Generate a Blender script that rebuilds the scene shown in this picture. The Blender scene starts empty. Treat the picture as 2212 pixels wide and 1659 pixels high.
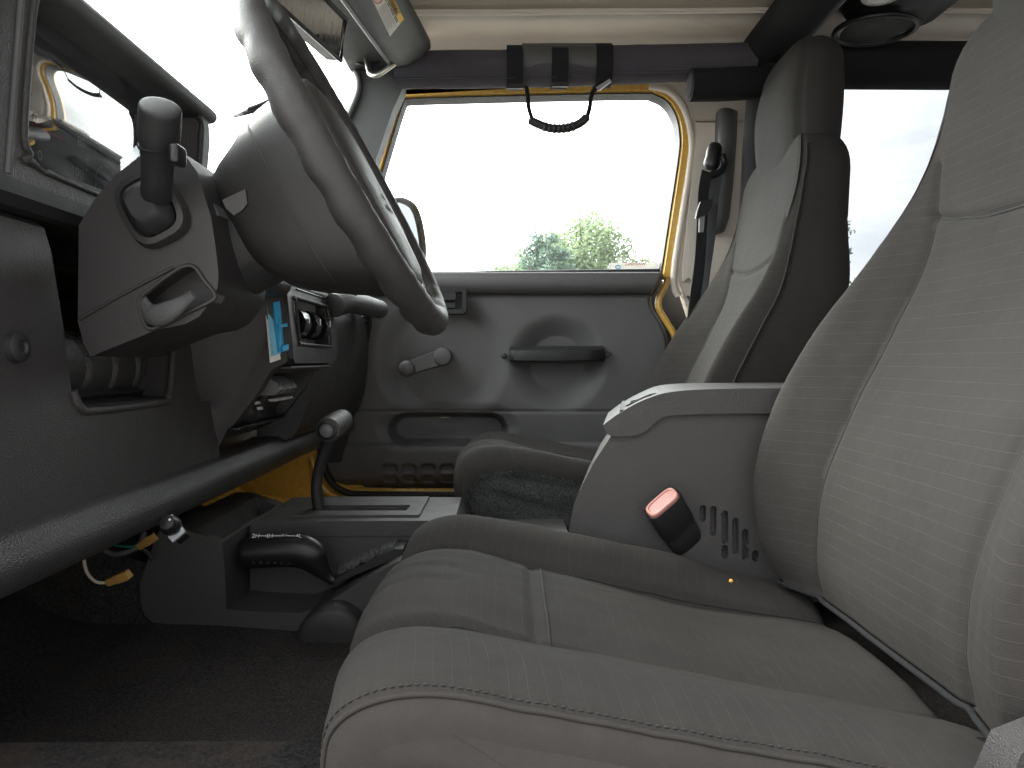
import bpy, bmesh, math, random
from mathutils import Vector, Matrix, Euler, noise
R = math.radians
random.seed(7)
S = bpy.context.scene
COL = S.collection

# ------------------------------------------------------------------ camera
F_PX, CX, CY = 1534.0, 1106.0, 829.5          # measured on a 2212 x 1659 view of the photograph
CAM_ROT = Euler((R(90 - 1.885), 0, R(-0.6)), 'XYZ')
CM = CAM_ROT.to_matrix()
cd = bpy.data.cameras.new('camera'); cam = bpy.data.objects.new('camera', cd); COL.objects.link(cam)
cam.rotation_euler = CAM_ROT
cd.sensor_width = 36.0; cd.lens = 36.0 * F_PX / 2212.0
cd.clip_start = 0.02; cd.clip_end = 3000
S.camera = cam

def at(px, py, Y):
    d = CM @ Vector(((px - CX) / F_PX, -(py - CY) / F_PX, -1.0))
    return d * (Y / d.y)
def xz(pts, Y):
    return [(at(x, y, Y).x, at(x, y, Y).z) for x, y in pts]

# ------------------------------------------------------------------ node materials
def ramp_mix(nt, fac, c0, c1):
    m = nt.nodes.new('ShaderNodeMix'); m.data_type = 'RGBA'
    nt.links.new(fac, m.inputs['Factor'])
    m.inputs['A'].default_value = (*c0, 1); m.inputs['B'].default_value = (*c1, 1)
    return m.outputs['Result']
def math_node(nt, op, a, b=None, c=None, clamp=False):
    n = nt.nodes.new('ShaderNodeMath'); n.operation = op; n.use_clamp = clamp
    for i, v in enumerate((a, b, c)):
        if v is None: continue
        if isinstance(v, (int, float)): n.inputs[i].default_value = v
        else: nt.links.new(v, n.inputs[i])
    return n.outputs[0]
def noise_node(nt, vec, scale, detail=4, rough=0.55):
    n = nt.nodes.new('ShaderNodeTexNoise'); n.inputs['Scale'].default_value = scale
    n.inputs['Detail'].default_value = detail; n.inputs['Roughness'].default_value = rough
    if vec is not None: nt.links.new(vec, n.inputs['Vector'])
    return n.outputs['Fac']
def maprange(nt, v, a, b, c=0.0, d=1.0):
    n = nt.nodes.new('ShaderNodeMapRange'); n.inputs[1].default_value = a; n.inputs[2].default_value = b
    n.inputs[3].default_value = c; n.inputs[4].default_value = d
    nt.links.new(v, n.inputs[0]); return n.outputs[0]
def base(name):
    m = bpy.data.materials.new(name); m.use_nodes = True
    nt = m.node_tree; b = nt.nodes['Principled BSDF']
    g = nt.nodes.new('ShaderNodeNewGeometry')
    return m, nt, b, g.outputs['Position']
def bump(nt, b, h, strength, dist):
    n = nt.nodes.new('ShaderNodeBump'); n.inputs['Strength'].default_value = strength
    n.inputs['Distance'].default_value = dist
    nt.links.new(h, n.inputs['Height']); nt.links.new(n.outputs[0], b.inputs['Normal'])
def plastic(name, col, rough=0.5, grain=900, gs=0.35, var=0.12, spec=0.5, coat=0.0, dust=0.0):
    m, nt, b, P = base(name)
    n = noise_node(nt, P, 9, 5, 0.6)
    c0 = tuple(c * (1 - var) for c in col); c1 = tuple(c * (1 + var) for c in col)
    out = ramp_mix(nt, n, c0, c1)
    if dust > 0:
        d = maprange(nt, noise_node(nt, P, 55, 8, 0.75), 0.55, 0.8)
        mx = nt.nodes.new('ShaderNodeMix'); mx.data_type = 'RGBA'
        nt.links.new(math_node(nt, 'MULTIPLY', d, dust), mx.inputs['Factor'])
        nt.links.new(out, mx.inputs['A']); mx.inputs['B'].default_value = (0.22, 0.19, 0.16, 1)
        out = mx.outputs['Result']
    nt.links.new(out, b.inputs['Base Color'])
    r = maprange(nt, noise_node(nt, P, 25, 6, 0.7), 0.3, 0.7, rough - 0.07, rough + 0.09)
    nt.links.new(r, b.inputs['Roughness'])
    b.inputs['Specular IOR Level'].default_value = spec
    b.inputs['Coat Weight'].default_value = coat
    if grain:
        v = nt.nodes.new('ShaderNodeTexVoronoi'); v.inputs['Scale'].default_value = grain
        nt.links.new(P, v.inputs['Vector'])
        h = math_node(nt, 'ADD', v.outputs['Distance'], noise_node(nt, P, grain * 0.45, 3))
        bump(nt, b, h, gs, 0.0006)
    return m
def cloth(name, col, lines=True, sheen=0.2, lt=1.5):
    m, nt, b, P = base(name)
    uvn = nt.nodes.new('ShaderNodeUVMap'); sep = nt.nodes.new('ShaderNodeSeparateXYZ')
    nt.links.new(uvn.outputs[0], sep.inputs[0])
    U, V = sep.outputs[0], sep.outputs[1]
    big = noise_node(nt, P, 7, 5, 0.6); mid = noise_node(nt, P, 60, 6, 0.7); fine = noise_node(nt, P, 900, 2, 0.5)
    k = math_node(nt, 'ADD', math_node(nt, 'MULTIPLY', big, 0.5), math_node(nt, 'MULTIPLY', mid, 0.35))
    k = math_node(nt, 'ADD', k, math_node(nt, 'MULTIPLY', fine, 0.35))
    out = ramp_mix(nt, maprange(nt, k, 0.35, 0.85), tuple(c * 0.74 for c in col), tuple(c * 1.22 for c in col))
    h = math_node(nt, 'MULTIPLY', fine, 0.5)
    def ln(v, period, width):
        f = math_node(nt, 'FRACT', math_node(nt, 'DIVIDE', v, period))
        a = math_node(nt, 'ABSOLUTE', math_node(nt, 'SUBTRACT', f, 0.5))
        return maprange(nt, a, width / period, width / period * 0.3)
    w1 = math_node(nt, 'SINE', math_node(nt, 'MULTIPLY', U, 2 * math.pi / 0.0024))
    w2 = math_node(nt, 'SINE', math_node(nt, 'MULTIPLY', V, 2 * math.pi / 0.0024))
    h = math_node(nt, 'ADD', h, math_node(nt, 'MULTIPLY', math_node(nt, 'MULTIPLY', w1, w2), 0.10))
    if lines:
        a = ln(U, 0.0138, 0.0006); c = ln(V, 0.0138, 0.0005)
        brk = maprange(nt, noise_node(nt, P, 30, 3, 0.6), 0.3, 0.6, 0.35, 1.0)
        mask = math_node(nt, 'MULTIPLY', math_node(nt, 'MAXIMUM', math_node(nt, 'MULTIPLY', a, 0.65), math_node(nt, 'MULTIPLY', c, 0.22)), brk)
        mx = nt.nodes.new('ShaderNodeMix'); mx.data_type = 'RGBA'
        nt.links.new(mask, mx.inputs['Factor']); nt.links.new(out, mx.inputs['A'])
        mx.inputs['B'].default_value = (*[min(1, q * lt + 0.004) for q in col], 1)
        out = mx.outputs['Result']
        h = math_node(nt, 'ADD', h, mask)
    nt.links.new(out, b.inputs['Base Color'])
    b.inputs['Roughness'].default_value = 0.92
    b.inputs['Specular IOR Level'].default_value = 0.25
    b.inputs['Sheen Weight'].default_value = sheen * .25; b.inputs['Sheen Roughness'].default_value = 0.5; b.inputs['Sheen Tint'].default_value = (*[min(1, q * 6) for q in col], 1)
    crm = nt.nodes.new('ShaderNodeMapping'); crm.inputs['Scale'].default_value = (5, 2.2, 5); crm.inputs['Rotation'].default_value = (.3, .2, .5); nt.links.new(P, crm.inputs['Vector'])
    h = math_node(nt, 'ADD', h, math_node(nt, 'MULTIPLY', noise_node(nt, crm.outputs[0], 4.0, 5, 0.62), 3.0))
    bump(nt, b, h, 0.45, 0.0008)
    return m
def carpet(name, col, dirt=None):
    m, nt, b, P = base(name)
    f = noise_node(nt, P, 330, 5, 0.8); g = noise_node(nt, P, 5, 6, 0.65)
    k = math_node(nt, 'ADD', math_node(nt, 'MULTIPLY', maprange(nt, f, .30, .70), 0.6), math_node(nt, 'MULTIPLY', g, 0.45))
    out = ramp_mix(nt, maprange(nt, k, 0.3, 0.8), tuple(c * 0.3 for c in col), tuple(c * 1.8 for c in col))
    if dirt:
        mx = nt.nodes.new('ShaderNodeMix'); mx.data_type = 'RGBA'
        d = maprange(nt, noise_node(nt, P, 6.3, 9, 0.75), 0.50, 0.74, 0, 0.55)
        nt.links.new(d, mx.inputs['Factor']); nt.links.new(out, mx.inputs['A']); mx.inputs['B'].default_value = (*dirt, 1)
        out = mx.outputs['Result']
    nt.links.new(out, b.inputs['Base Color'])
    b.inputs['Roughness'].default_value = 0.97; b.inputs['Specular IOR Level'].default_value = 0.08
    bump(nt, b, f, 1.0, 0.005)
    return m
def simple(name, col, rough=0.5, metal=0.0, spec=0.5, coat=0.0, sss=0.0):
    m, nt, b, P = base(name)
    n = noise_node(nt, P, 40, 5, 0.6)
    nt.links.new(ramp_mix(nt, n, tuple(c * 0.9 for c in col), tuple(c * 1.08 for c in col)), b.inputs['Base Color'])
    r = maprange(nt, noise_node(nt, P, 80, 4, 0.6), 0.3, 0.7, max(0.02, rough - 0.05), rough + 0.06)
    nt.links.new(r, b.inputs['Roughness'])
    b.inputs['Metallic'].default_value = metal; b.inputs['Specular IOR Level'].default_value = spec
    b.inputs['Coat Weight'].default_value = coat
    return m
def glass(name, tint=(1, 1, 1), refl=1.0, smear=0.0):
    m = bpy.data.materials.new(name); m.use_nodes = True; nt = m.node_tree
    nt.nodes.remove(nt.nodes['Principled BSDF']); out = nt.nodes['Material Output']
    tr = nt.nodes.new('ShaderNodeBsdfTransparent'); tr.inputs[0].default_value = (*tint, 1)
    gl = nt.nodes.new('ShaderNodeBsdfGlossy'); gl.inputs['Roughness'].default_value = 0.02
    fr = nt.nodes.new('ShaderNodeFresnel'); gg = nt.nodes.new('ShaderNodeNewGeometry')
    nt.links.new(maprange(nt, gg.outputs['Backfacing'], 0, 1, 1.48, 1 / 1.48), fr.inputs[0])
    mx = nt.nodes.new('ShaderNodeMixShader')
    nt.links.new(math_node(nt, 'MULTIPLY', fr.outputs[0], refl, clamp=True), mx.inputs[0])
    nt.links.new(tr.outputs[0], mx.inputs[1]); nt.links.new(gl.outputs[0], mx.inputs[2])
    last = mx.outputs[0]
    if smear:
        g = nt.nodes.new('ShaderNodeNewGeometry')
        df = nt.nodes.new('ShaderNodeBsdfDiffuse'); df.inputs[0].default_value = (0.75, 0.8, 0.85, 1)
        mp = nt.nodes.new('ShaderNodeMapping'); mp.inputs['Scale'].default_value = (1, 0.25, 1.4); mp.inputs['Rotation'].default_value = (0.6, 0, 0)
        nt.links.new(g.outputs['Position'], mp.inputs['Vector'])
        f = maprange(nt, noise_node(nt, mp.outputs[0], 90, 8, 0.75), 0.45, 0.8, 0, smear)
        m2 = nt.nodes.new('ShaderNodeMixShader'); nt.links.new(f, m2.inputs[0])
        nt.links.new(last, m2.inputs[1]); nt.links.new(df.outputs[0], m2.inputs[2]); last = m2.outputs[0]
    nt.links.new(last, out.inputs[0])
    return m

M = {}
M['dash'] = plastic('dash_plastic', (0.034, 0.0315, 0.0315), 0.42, 800, 0.7)
M['dash_dark'] = plastic('dash_dark_plastic', (0.020, 0.020, 0.021), 0.52, 1100, 0.3)
M['column'] = plastic('column_plastic', (0.022, 0.0205, 0.0205), 0.42, 1300, 0.25)
M['hub'] = plastic('hub_plastic', (0.0165, 0.0155, 0.015), 0.48, 1300, 0.25)
M['door'] = plastic('door_vinyl', (0.092, 0.090, 0.092), 0.50, 700, 0.45, dust=0.10)
M['console'] = plastic('console_plastic', (0.050, 0.0475, 0.0465), 0.48, 650, 0.6, dust=0.10)
M['armrest'] = plastic('armrest_vinyl', (0.046, 0.0435, 0.043), 0.50, 420, 0.5, dust=0.08)
M['leather'] = plastic('wheel_leather', (0.0245, 0.0228, 0.0220), 0.53, 700, 0.22, var=0.2)
M['black'] = plastic('black_plastic', (0.010, 0.010, 0.011), 0.35, 0)
M['gloss'] = plastic('gloss_black', (0.008, 0.008, 0.009), 0.16, 0, coat=0.3)
M['softblack'] = plastic('soft_black', (0.014, 0.014, 0.015), 0.6, 1500, 0.2)
M['bar'] = cloth('padding_flare_tint', (0.060, 0.057, 0.066), False, 0.15)  # black padding raised and blued in colour to stand in for lens flare
M['bar_dark'] = cloth('padding_black', (0.012, 0.012, 0.013), False, 0.05)
M['beltweb'] = cloth('belt_web', (0.035, 0.036, 0.038), False, 0.1)
M['roll'] = plastic('roll_plastic', (0.030, 0.0285, 0.0285), 0.36, 700, 0.8)
M['strap'] = cloth('strap_web', (0.014, 0.014, 0.017), False, 0.1)
M['cloth'] = cloth('ripstop_cloth', (0.0250, 0.0229, 0.0210))
M['cloth_side'] = cloth('plain_cloth', (0.0290, 0.0264, 0.0243), False)
M['cloth_back'] = cloth('dark_cloth', (0.0255, 0.0240, 0.0222), False, 0.1)
M['head'] = cloth('head_cloth', (0.0248, 0.0232, 0.0215), False)
M['thread'] = simple('thread', (0.009, 0.0085, 0.009), 0.8)
M['thread_lt'] = simple('thread_pink', (0.021, 0.0175, 0.0175), 0.8)
M['trimfuzz'] = carpet('seat_carpet', (0.070, 0.072, 0.072))
M['carpet'] = carpet('floor_carpet', (0.050, 0.046, 0.0445), (0.075, 0.058, 0.044))
M['sill'] = carpet('sill_dirty', (0.024, 0.0235, 0.024), (0.085, 0.062, 0.048))
M['yellow'] = simple('yellow_paint', (0.64, 0.385, 0.075), 0.28, coat=0.6)
M['beige'] = plastic('hardtop_liner', (0.62, 0.565, 0.50), 0.75, 300, 0.4, var=0.05)
M['beige2'] = plastic('roof_liner', (0.50, 0.44, 0.355), 0.85, 250, 0.6, var=0.06)
M['pillar'] = plastic('pillar_plastic', (0.062, 0.064, 0.064), 0.55, 1000, 0.3)
M['rubber'] = simple('rubber', (0.014, 0.014, 0.015), 0.6)
M['metal'] = simple('bare_metal', (0.55, 0.53, 0.48), 0.35, 1.0)
M['steel'] = simple('dull_steel', (0.30, 0.30, 0.31), 0.45, 0.9)
M['plate'] = simple('silver_plate', (0.42, 0.44, 0.46), 0.45, 0.35)
M['grey'] = plastic('grey_plastic', (0.13, 0.13, 0.135), 0.45, 0)
M['ltgrey'] = simple('light_grey', (0.30, 0.30, 0.29), 0.5)
M['red'] = simple('buckle_red', (0.46, 0.205, 0.175), 0.5)
M['redline'] = simple('needle_red', (0.75, 0.05, 0.05), 0.4)
M['white'] = simple('white_print', (0.80, 0.80, 0.78), 0.6)
M['paper'] = simple('paper_white', (0.74, 0.72, 0.66), 0.7)
M['lblyellow'] = simple('label_yellow', (0.80, 0.50, 0.05), 0.6)
M['ink'] = simple('ink', (0.03, 0.03, 0.035), 0.7)
M['inkred'] = simple('ink_red', (0.6, 0.12, 0.12), 0.7)
M['inkgrey'] = simple('ink_grey', (0.32, 0.31, 0.31), 0.7)
M['blue'] = simple('blue_plastic', (0.03, 0.33, 0.62), 0.35)
M['bluepaper'] = simple('blue_paper', (0.20, 0.50, 0.66), 0.6)
M['amber'] = simple('amber_nylon', (0.34, 0.19, 0.055), 0.35)
M['wirewhite'] = simple('wire_white', (0.62, 0.55, 0.42), 0.5)
M['wiregreen'] = simple('wire_green', (0.03, 0.25, 0.14), 0.5)
M['gauge'] = simple('gauge_face', (0.020, 0.026, 0.035), 0.5)
M['mirror'] = simple('mirror_silver', (0.80, 0.82, 0.84), 0.03, 1.0)
M['lamp'] = simple('lamp_lens', (0.72, 0.70, 0.62), 0.25)
M['grille'] = plastic('speaker_grille', (0.020, 0.020, 0.020), 0.6, 600, 0.9)
M['glass'] = glass('window_glass', (0.93, 0.96, 0.95), 1.0)
M['tint'] = glass('tinted_glass', (0.57, 0.585, 0.60), 1.0)
M['lens'] = glass('cluster_lens', (0.8, 0.84, 0.88), 9.0, 0.12)
M['crumb'] = simple('crumb_orange', (0.6, 0.28, 0.06), 0.6)

# ------------------------------------------------------------------ object helpers
def thing(name, label, cat, loc=(0, 0, 0), group=None):
    o = bpy.data.objects.new(name, None); COL.objects.link(o); o.location = loc
    o.empty_display_size = 0.05
    o['label'] = label; o['category'] = cat
    if group: o['group'] = group
    return o
def tag(o, label, cat, group=None):
    o['label'] = label; o['category'] = cat
    if group: o['group'] = group
    return o
def wloc(o):
    v = Vector((0, 0, 0))
    while o is not None:
        v += o.location; o = o.parent
    return v
def mk(name, verts, faces, mat, parent=None, angle=38, uvs=None, midx=None):
    me = bpy.data.meshes.new(name)
    off = wloc(parent) if parent else Vector((0, 0, 0))
    me.from_pydata([tuple(Vector(v) - off) for v in verts], [], faces)
    mats = mat if isinstance(mat, (list, tuple)) else [mat]
    for m_ in mats: me.materials.append(m_)
    if midx: me.polygons.foreach_set('material_index', midx)
    if uvs is not None:
        l = me.uv_layers.new(name='UVMap')
        for lp in me.loops: l.data[lp.index].uv = uvs[lp.vertex_index]
    me.validate(); me.update()
    bm = bmesh.new(); bm.from_mesh(me); bmesh.ops.recalc_face_normals(bm, faces=bm.faces); bm.to_mesh(me); bm.free()
    me.polygons.foreach_set('use_smooth', [True] * len(me.polygons))
    me.set_sharp_from_angle(angle=R(angle))
    o = bpy.data.objects.new(name, me); COL.objects.link(o)
    if parent: o.parent = parent
    return o
def from_bm(name, bm, mat, parent=None, angle=38):
    bmesh.ops.recalc_face_normals(bm, faces=bm.faces)
    bm.verts.ensure_lookup_table()
    vs = [v.co.copy() for v in bm.verts]; fs = [[v.index for v in f.verts] for f in bm.faces]
    bm.free()
    return mk(name, vs, fs, mat, parent, angle)
def spl(pts, n=8, closed=False):
    P = [Vector(p) for p in pts]; out = []; N = len(P)
    segs = N if closed else N - 1
    for i in range(segs):
        if closed: p0, p1, p2, p3 = P[(i - 1) % N], P[i], P[(i + 1) % N], P[(i + 2) % N]
        else: p0, p1, p2, p3 = P[max(i - 1, 0)], P[i], P[i + 1], P[min(i + 2, N - 1)]
        for k in range(n):
            t = k / n
            out.append(0.5 * ((2 * p1) + (p2 - p0) * t + (2 * p0 - 5 * p1 + 4 * p2 - p3) * t * t + (3 * p1 - p0 - 3 * p2 + p3) * t ** 3))
    if not closed: out.append(P[-1])
    return out
def interp(x, tab):
    """smooth monotone-ish interpolation of a table [(x, v), ...]"""
    if x <= tab[0][0]: return tab[0][1]
    if x >= tab[-1][0]: return tab[-1][1]
    for i in range(len(tab) - 1):
        if tab[i][0] <= x <= tab[i + 1][0]:
            x1, v1 = tab[i]; x2, v2 = tab[i + 1]
            x0, v0 = tab[i - 1] if i else (x1 - (x2 - x1), v1 - (v2 - v1))
            x3, v3 = tab[i + 2] if i + 2 < len(tab) else (x2 + (x2 - x1), v2 + (v2 - v1))
            t = (x - x1) / (x2 - x1); h = x2 - x1
            m1 = (v2 - v0) / (x2 - x0) * h; m2 = (v3 - v1) / (x3 - x1) * h
            t2, t3 = t * t, t ** 3
            return (2 * t3 - 3 * t2 + 1) * v1 + (t3 - 2 * t2 + t) * m1 + (-2 * t3 + 3 * t2) * v2 + (t3 - t2) * m2
def bm_prism_y(poly, y0, y1, bev=0.0, seg=3, sharp_back=False):
    bm = bmesh.new()
    a = [bm.verts.new((x, y0, z)) for x, z in poly]; b = [bm.verts.new((x, y1, z)) for x, z in poly]
    n = len(poly)
    bm.faces.new(a); bm.faces.new(b[::-1])
    for i in range(n): bm.faces.new((a[i], b[i], b[(i + 1) % n], a[(i + 1) % n]))
    if bev > 0:
        es = [e for e in bm.edges if len(e.link_faces) == 2 and e.calc_face_angle(0) > R(12)]
        if sharp_back: es = [e for e in es if not all(abs(v.co.y - y1) < 1e-6 for v in e.verts)]
        bmesh.ops.bevel(bm, geom=es, offset=bev, segments=seg, profile=0.5, affect='EDGES', clamp_overlap=True)
    return bm
def prism_y(name, poly, y0, y1, mat, parent=None, bev=0.0, seg=3, angle=38):
    return from_bm(name, bm_prism_y(poly, y0, y1, bev, seg), mat, parent, angle)
def bm_slab(poly3, normal, thick, bev=0.0, seg=3):
    """planar 3D polygon given thickness along normal"""
    bm = bmesh.new(); nv = Vector(normal).normalized() * thick
    a = [bm.verts.new(p) for p in poly3]; b = [bm.verts.new(Vector(p) + nv) for p in poly3]; n = len(a)
    bm.faces.new(a); bm.faces.new(b[::-1])
    for i in range(n): bm.faces.new((a[i], b[i], b[(i + 1) % n], a[(i + 1) % n]))
    if bev > 0:
        es = [e for e in bm.edges if e.calc_face_angle(0) > R(12)]
        bmesh.ops.bevel(bm, geom=es, offset=bev, segments=seg, profile=0.5, affect='EDGES', clamp_overlap=True)
    return bm
def slab(name, poly3, normal, thick, mat, parent=None, bev=0.0, seg=3, angle=38):
    return from_bm(name, bm_slab(poly3, normal, thick, bev, seg), mat, parent, angle)
def rbox(name, c, size, mat, parent=None, rot=None, bev=0.003, seg=3):
    bm = bmesh.new(); bmesh.ops.create_cube(bm, size=1)
    for v in bm.verts: v.co = Vector((v.co.x * size[0], v.co.y * size[1], v.co.z * size[2]))
    if bev: bmesh.ops.bevel(bm, geom=list(bm.edges), offset=bev, segments=seg, profile=0.5, affect='EDGES', clamp_overlap=True)
    m = (rot.to_4x4() if rot else Matrix.Identity(4)); m = Matrix.Translation(c) @ m
    for v in bm.verts: v.co = m @ v.co
    return from_bm(name, bm, mat, parent)
def loft_data(secs, closed=True, cap=True):
    n = len(secs[0]); vs = [p for s in secs for p in s]; fs = []
    m = n if closed else n - 1
    for i in range(len(secs) - 1):
        for j in range(m):
            a = i * n + j; b = i * n + (j + 1) % n
            fs.append((a, b, b + n, a + n))
    if cap and closed:
        fs.append(tuple(range(n))); fs.append(tuple(reversed(range((len(secs) - 1) * n, len(secs) * n))))
    return vs, fs
def loft(name, secs, mat, parent=None, closed=True, cap=True, angle=38):
    vs, fs = loft_data(secs, closed, cap); return mk(name, vs, fs, mat, parent, angle)
def tube_secs(path, rad, n=14, up=None, ell=1.0, closed=False):
    P = [Vector(p) for p in path]; secs = []
    N = len(P); ref = Vector(up) if up else None
    for i, p in enumerate(P):
        if closed: t = P[(i + 1) % N] - P[(i - 1) % N]
        else: t = P[min(i + 1, N - 1)] - P[max(i - 1, 0)]
        t.normalize()
        if ref is None: ref = Vector((0, 0, 1)) if abs(t.z) < 0.9 else Vector((1, 0, 0))
        u = (ref - t * ref.dot(t)).normalized(); v = t.cross(u)
        if not up: ref = u
        r = rad[i] if isinstance(rad, (list, tuple)) else (rad(i / max(1, N - 1)) if callable(rad) else rad)
        secs.append([p + (u * math.cos(a) * r + v * math.sin(a) * r * ell) for a in [2 * math.pi * k / n for k in range(n)]])
    return secs
def tube(name, path, rad, mat, parent=None, n=14, up=None, ell=1.0, closed=False, cap=True):
    s = tube_secs(path, rad, n, up, ell, closed)
    if closed: s = s + [s[0]]
    vs, fs = loft_data(s, True, cap and not closed)
    bm = None
    o = mk(name, vs, fs, mat, parent, 50)
    return o
def ribbon(name, path, width, thick, mat, parent, side):
    """flat band along a path; side = direction of its width"""
    secs = []; P = [Vector(p) for p in path]; N = len(P)
    for i, p in enumerate(P):
        t = (P[min(i + 1, N - 1)] - P[max(i - 1, 0)]).normalized()
        s = Vector(side); s = (s - t * s.dot(t)).normalized(); nn = t.cross(s)
        w = width[i] if isinstance(width, (list, tuple)) else width
        secs.append([p + s * w / 2 + nn * thick / 2, p - s * w / 2 + nn * thick / 2, p - s * w / 2 - nn * thick / 2, p + s * w / 2 - nn * thick / 2])
    return loft(name, secs, mat, parent, True, True, 50)
def lathe_data(c, axis, prof, n=28, up=(0, 0, 1), ell=1.0):
    ax = Vector(axis).normalized(); u = Vector(up); u = u - ax * u.dot(ax)
    if u.length < 1e-4: u = Vector((1, 0, 0)); u = u - ax * u.dot(ax)
    u.normalize(); v = ax.cross(u)
    return [[Vector(c) + ax * t + (u * math.cos(a) * r + v * math.sin(a) * r * ell) for a in [2 * math.pi * k / n for k in range(n)]] for t, r in prof]
def lathe(name, c, axis, prof, mat, parent=None, n=28, ell=1.0, up=(0, 0, 1), angle=38):
    return loft(name, lathe_data(c, axis, prof, n, up, ell), mat, parent, True, True, angle)
def text(name, s, size, c, right, up, mat, parent, thick=0.0002, align='CENTER', xs=1.0):
    cu = bpy.data.curves.new('tmp_text', 'FONT'); cu.body = s; cu.size = size; cu.align_x = align; cu.align_y = 'CENTER'
    cu.extrude = thick; cu.resolution_u = 3
    ob = bpy.data.objects.new('tmp_text', cu); COL.objects.link(ob)
    dg = bpy.context.evaluated_depsgraph_get(); dg.update()
    me = bpy.data.meshes.new_from_object(ob.evaluated_get(dg))
    bpy.data.objects.remove(ob); bpy.data.curves.remove(cu)
    r = Vector(right).normalized(); u = Vector(up); u = (u - r * u.dot(r)).normalized(); n = r.cross(u)
    vs = [Vector(c) + r * v.co.x * xs + u * v.co.y + n * v.co.z for v in me.vertices]
    fs = [list(p.vertices) for p in me.polygons]
    bpy.data.meshes.remove(me)
    return mk(name, vs, fs, mat, parent, 30)
def cut(o, cutters):
    """real holes: boolean difference, baked into the mesh"""
    for bm in cutters:
        bmesh.ops.recalc_face_normals(bm, faces=bm.faces)
        me = bpy.data.meshes.new('tmp_cut'); bm.to_mesh(me); bm.free()
        c = bpy.data.objects.new('tmp_cut', me); COL.objects.link(c); c.location = -wloc(o) + wloc(o)
        md = o.modifiers.new('cut', 'BOOLEAN'); md.operation = 'DIFFERENCE'; md.solver = 'EXACT'; md.object = c
        dg = bpy.context.evaluated_depsgraph_get(); dg.update()
        new = bpy.data.meshes.new_from_object(o.evaluated_get(dg))
        o.modifiers.clear(); old = o.data; o.data = new; bpy.data.meshes.remove(old)
        bpy.data.objects.remove(c); bpy.data.meshes.remove(me)
    o.data.polygons.foreach_set('use_smooth', [True] * len(o.data.polygons))
    o.data.set_sharp_from_angle(angle=R(35))
    return o
def capsule_poly(a, b, r, n=8):
    """stadium outline between 2D points"""
    a, b = Vector(a), Vector(b); d = (b - a).normalized(); ang = math.atan2(d.y, d.x); out = []
    for k in range(n + 1):
        t = ang - math.pi / 2 + math.pi * k / n; out.append((b.x + r * math.cos(t), b.y + r * math.sin(t)))
    for k in range(n + 1):
        t = ang + math.pi / 2 + math.pi * k / n; out.append((a.x + r * math.cos(t), a.y + r * math.sin(t)))
    return out
def stitches(name, path, mat, parent, step=0.0065, length=0.0042, r=0.0009):
    """sewn dashes along a polyline, one mesh"""
    P = [Vector(p) for p in path]; vs, fs = [], []; acc = 0; nxt = 0
    for i in range(len(P) - 1):
        d = P[i + 1] - P[i]; L = d.length
        if L < 1e-6: continue
        d.normalize()
        while nxt <= acc + L:
            c = P[i] + d * (nxt - acc)
            u = d.orthogonal().normalized(); v = d.cross(u); b0 = len(vs)
            for k, (t, s) in enumerate(((-0.5, 0.35), (-0.3, 1), (0.3, 1), (0.5, 0.35))):
                for a in range(6):
                    an = a * math.pi / 3; vs.append(c + d * length * t + (u * math.cos(an) + v * math.sin(an)) * r * s)
            for k in range(3):
                for a in range(6): fs.append((b0 + k * 6 + a, b0 + k * 6 + (a + 1) % 6, b0 + k * 6 + 6 + (a + 1) % 6, b0 + k * 6 + 6 + a))
            nxt += step * random.uniform(0.93, 1.07)
        acc += L
    return mk(name, vs, fs, mat, parent, 60)
def sm(a, b, x):
    t = max(0.0, min(1.0, (x - a) / (b - a))); return t * t * (3 - 2 * t)
def nz(p, s, seed=0):
    return noise.noise(Vector((p[0] * s + seed, p[1] * s - seed, p[2] * s + 3.1 * seed)))

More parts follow.
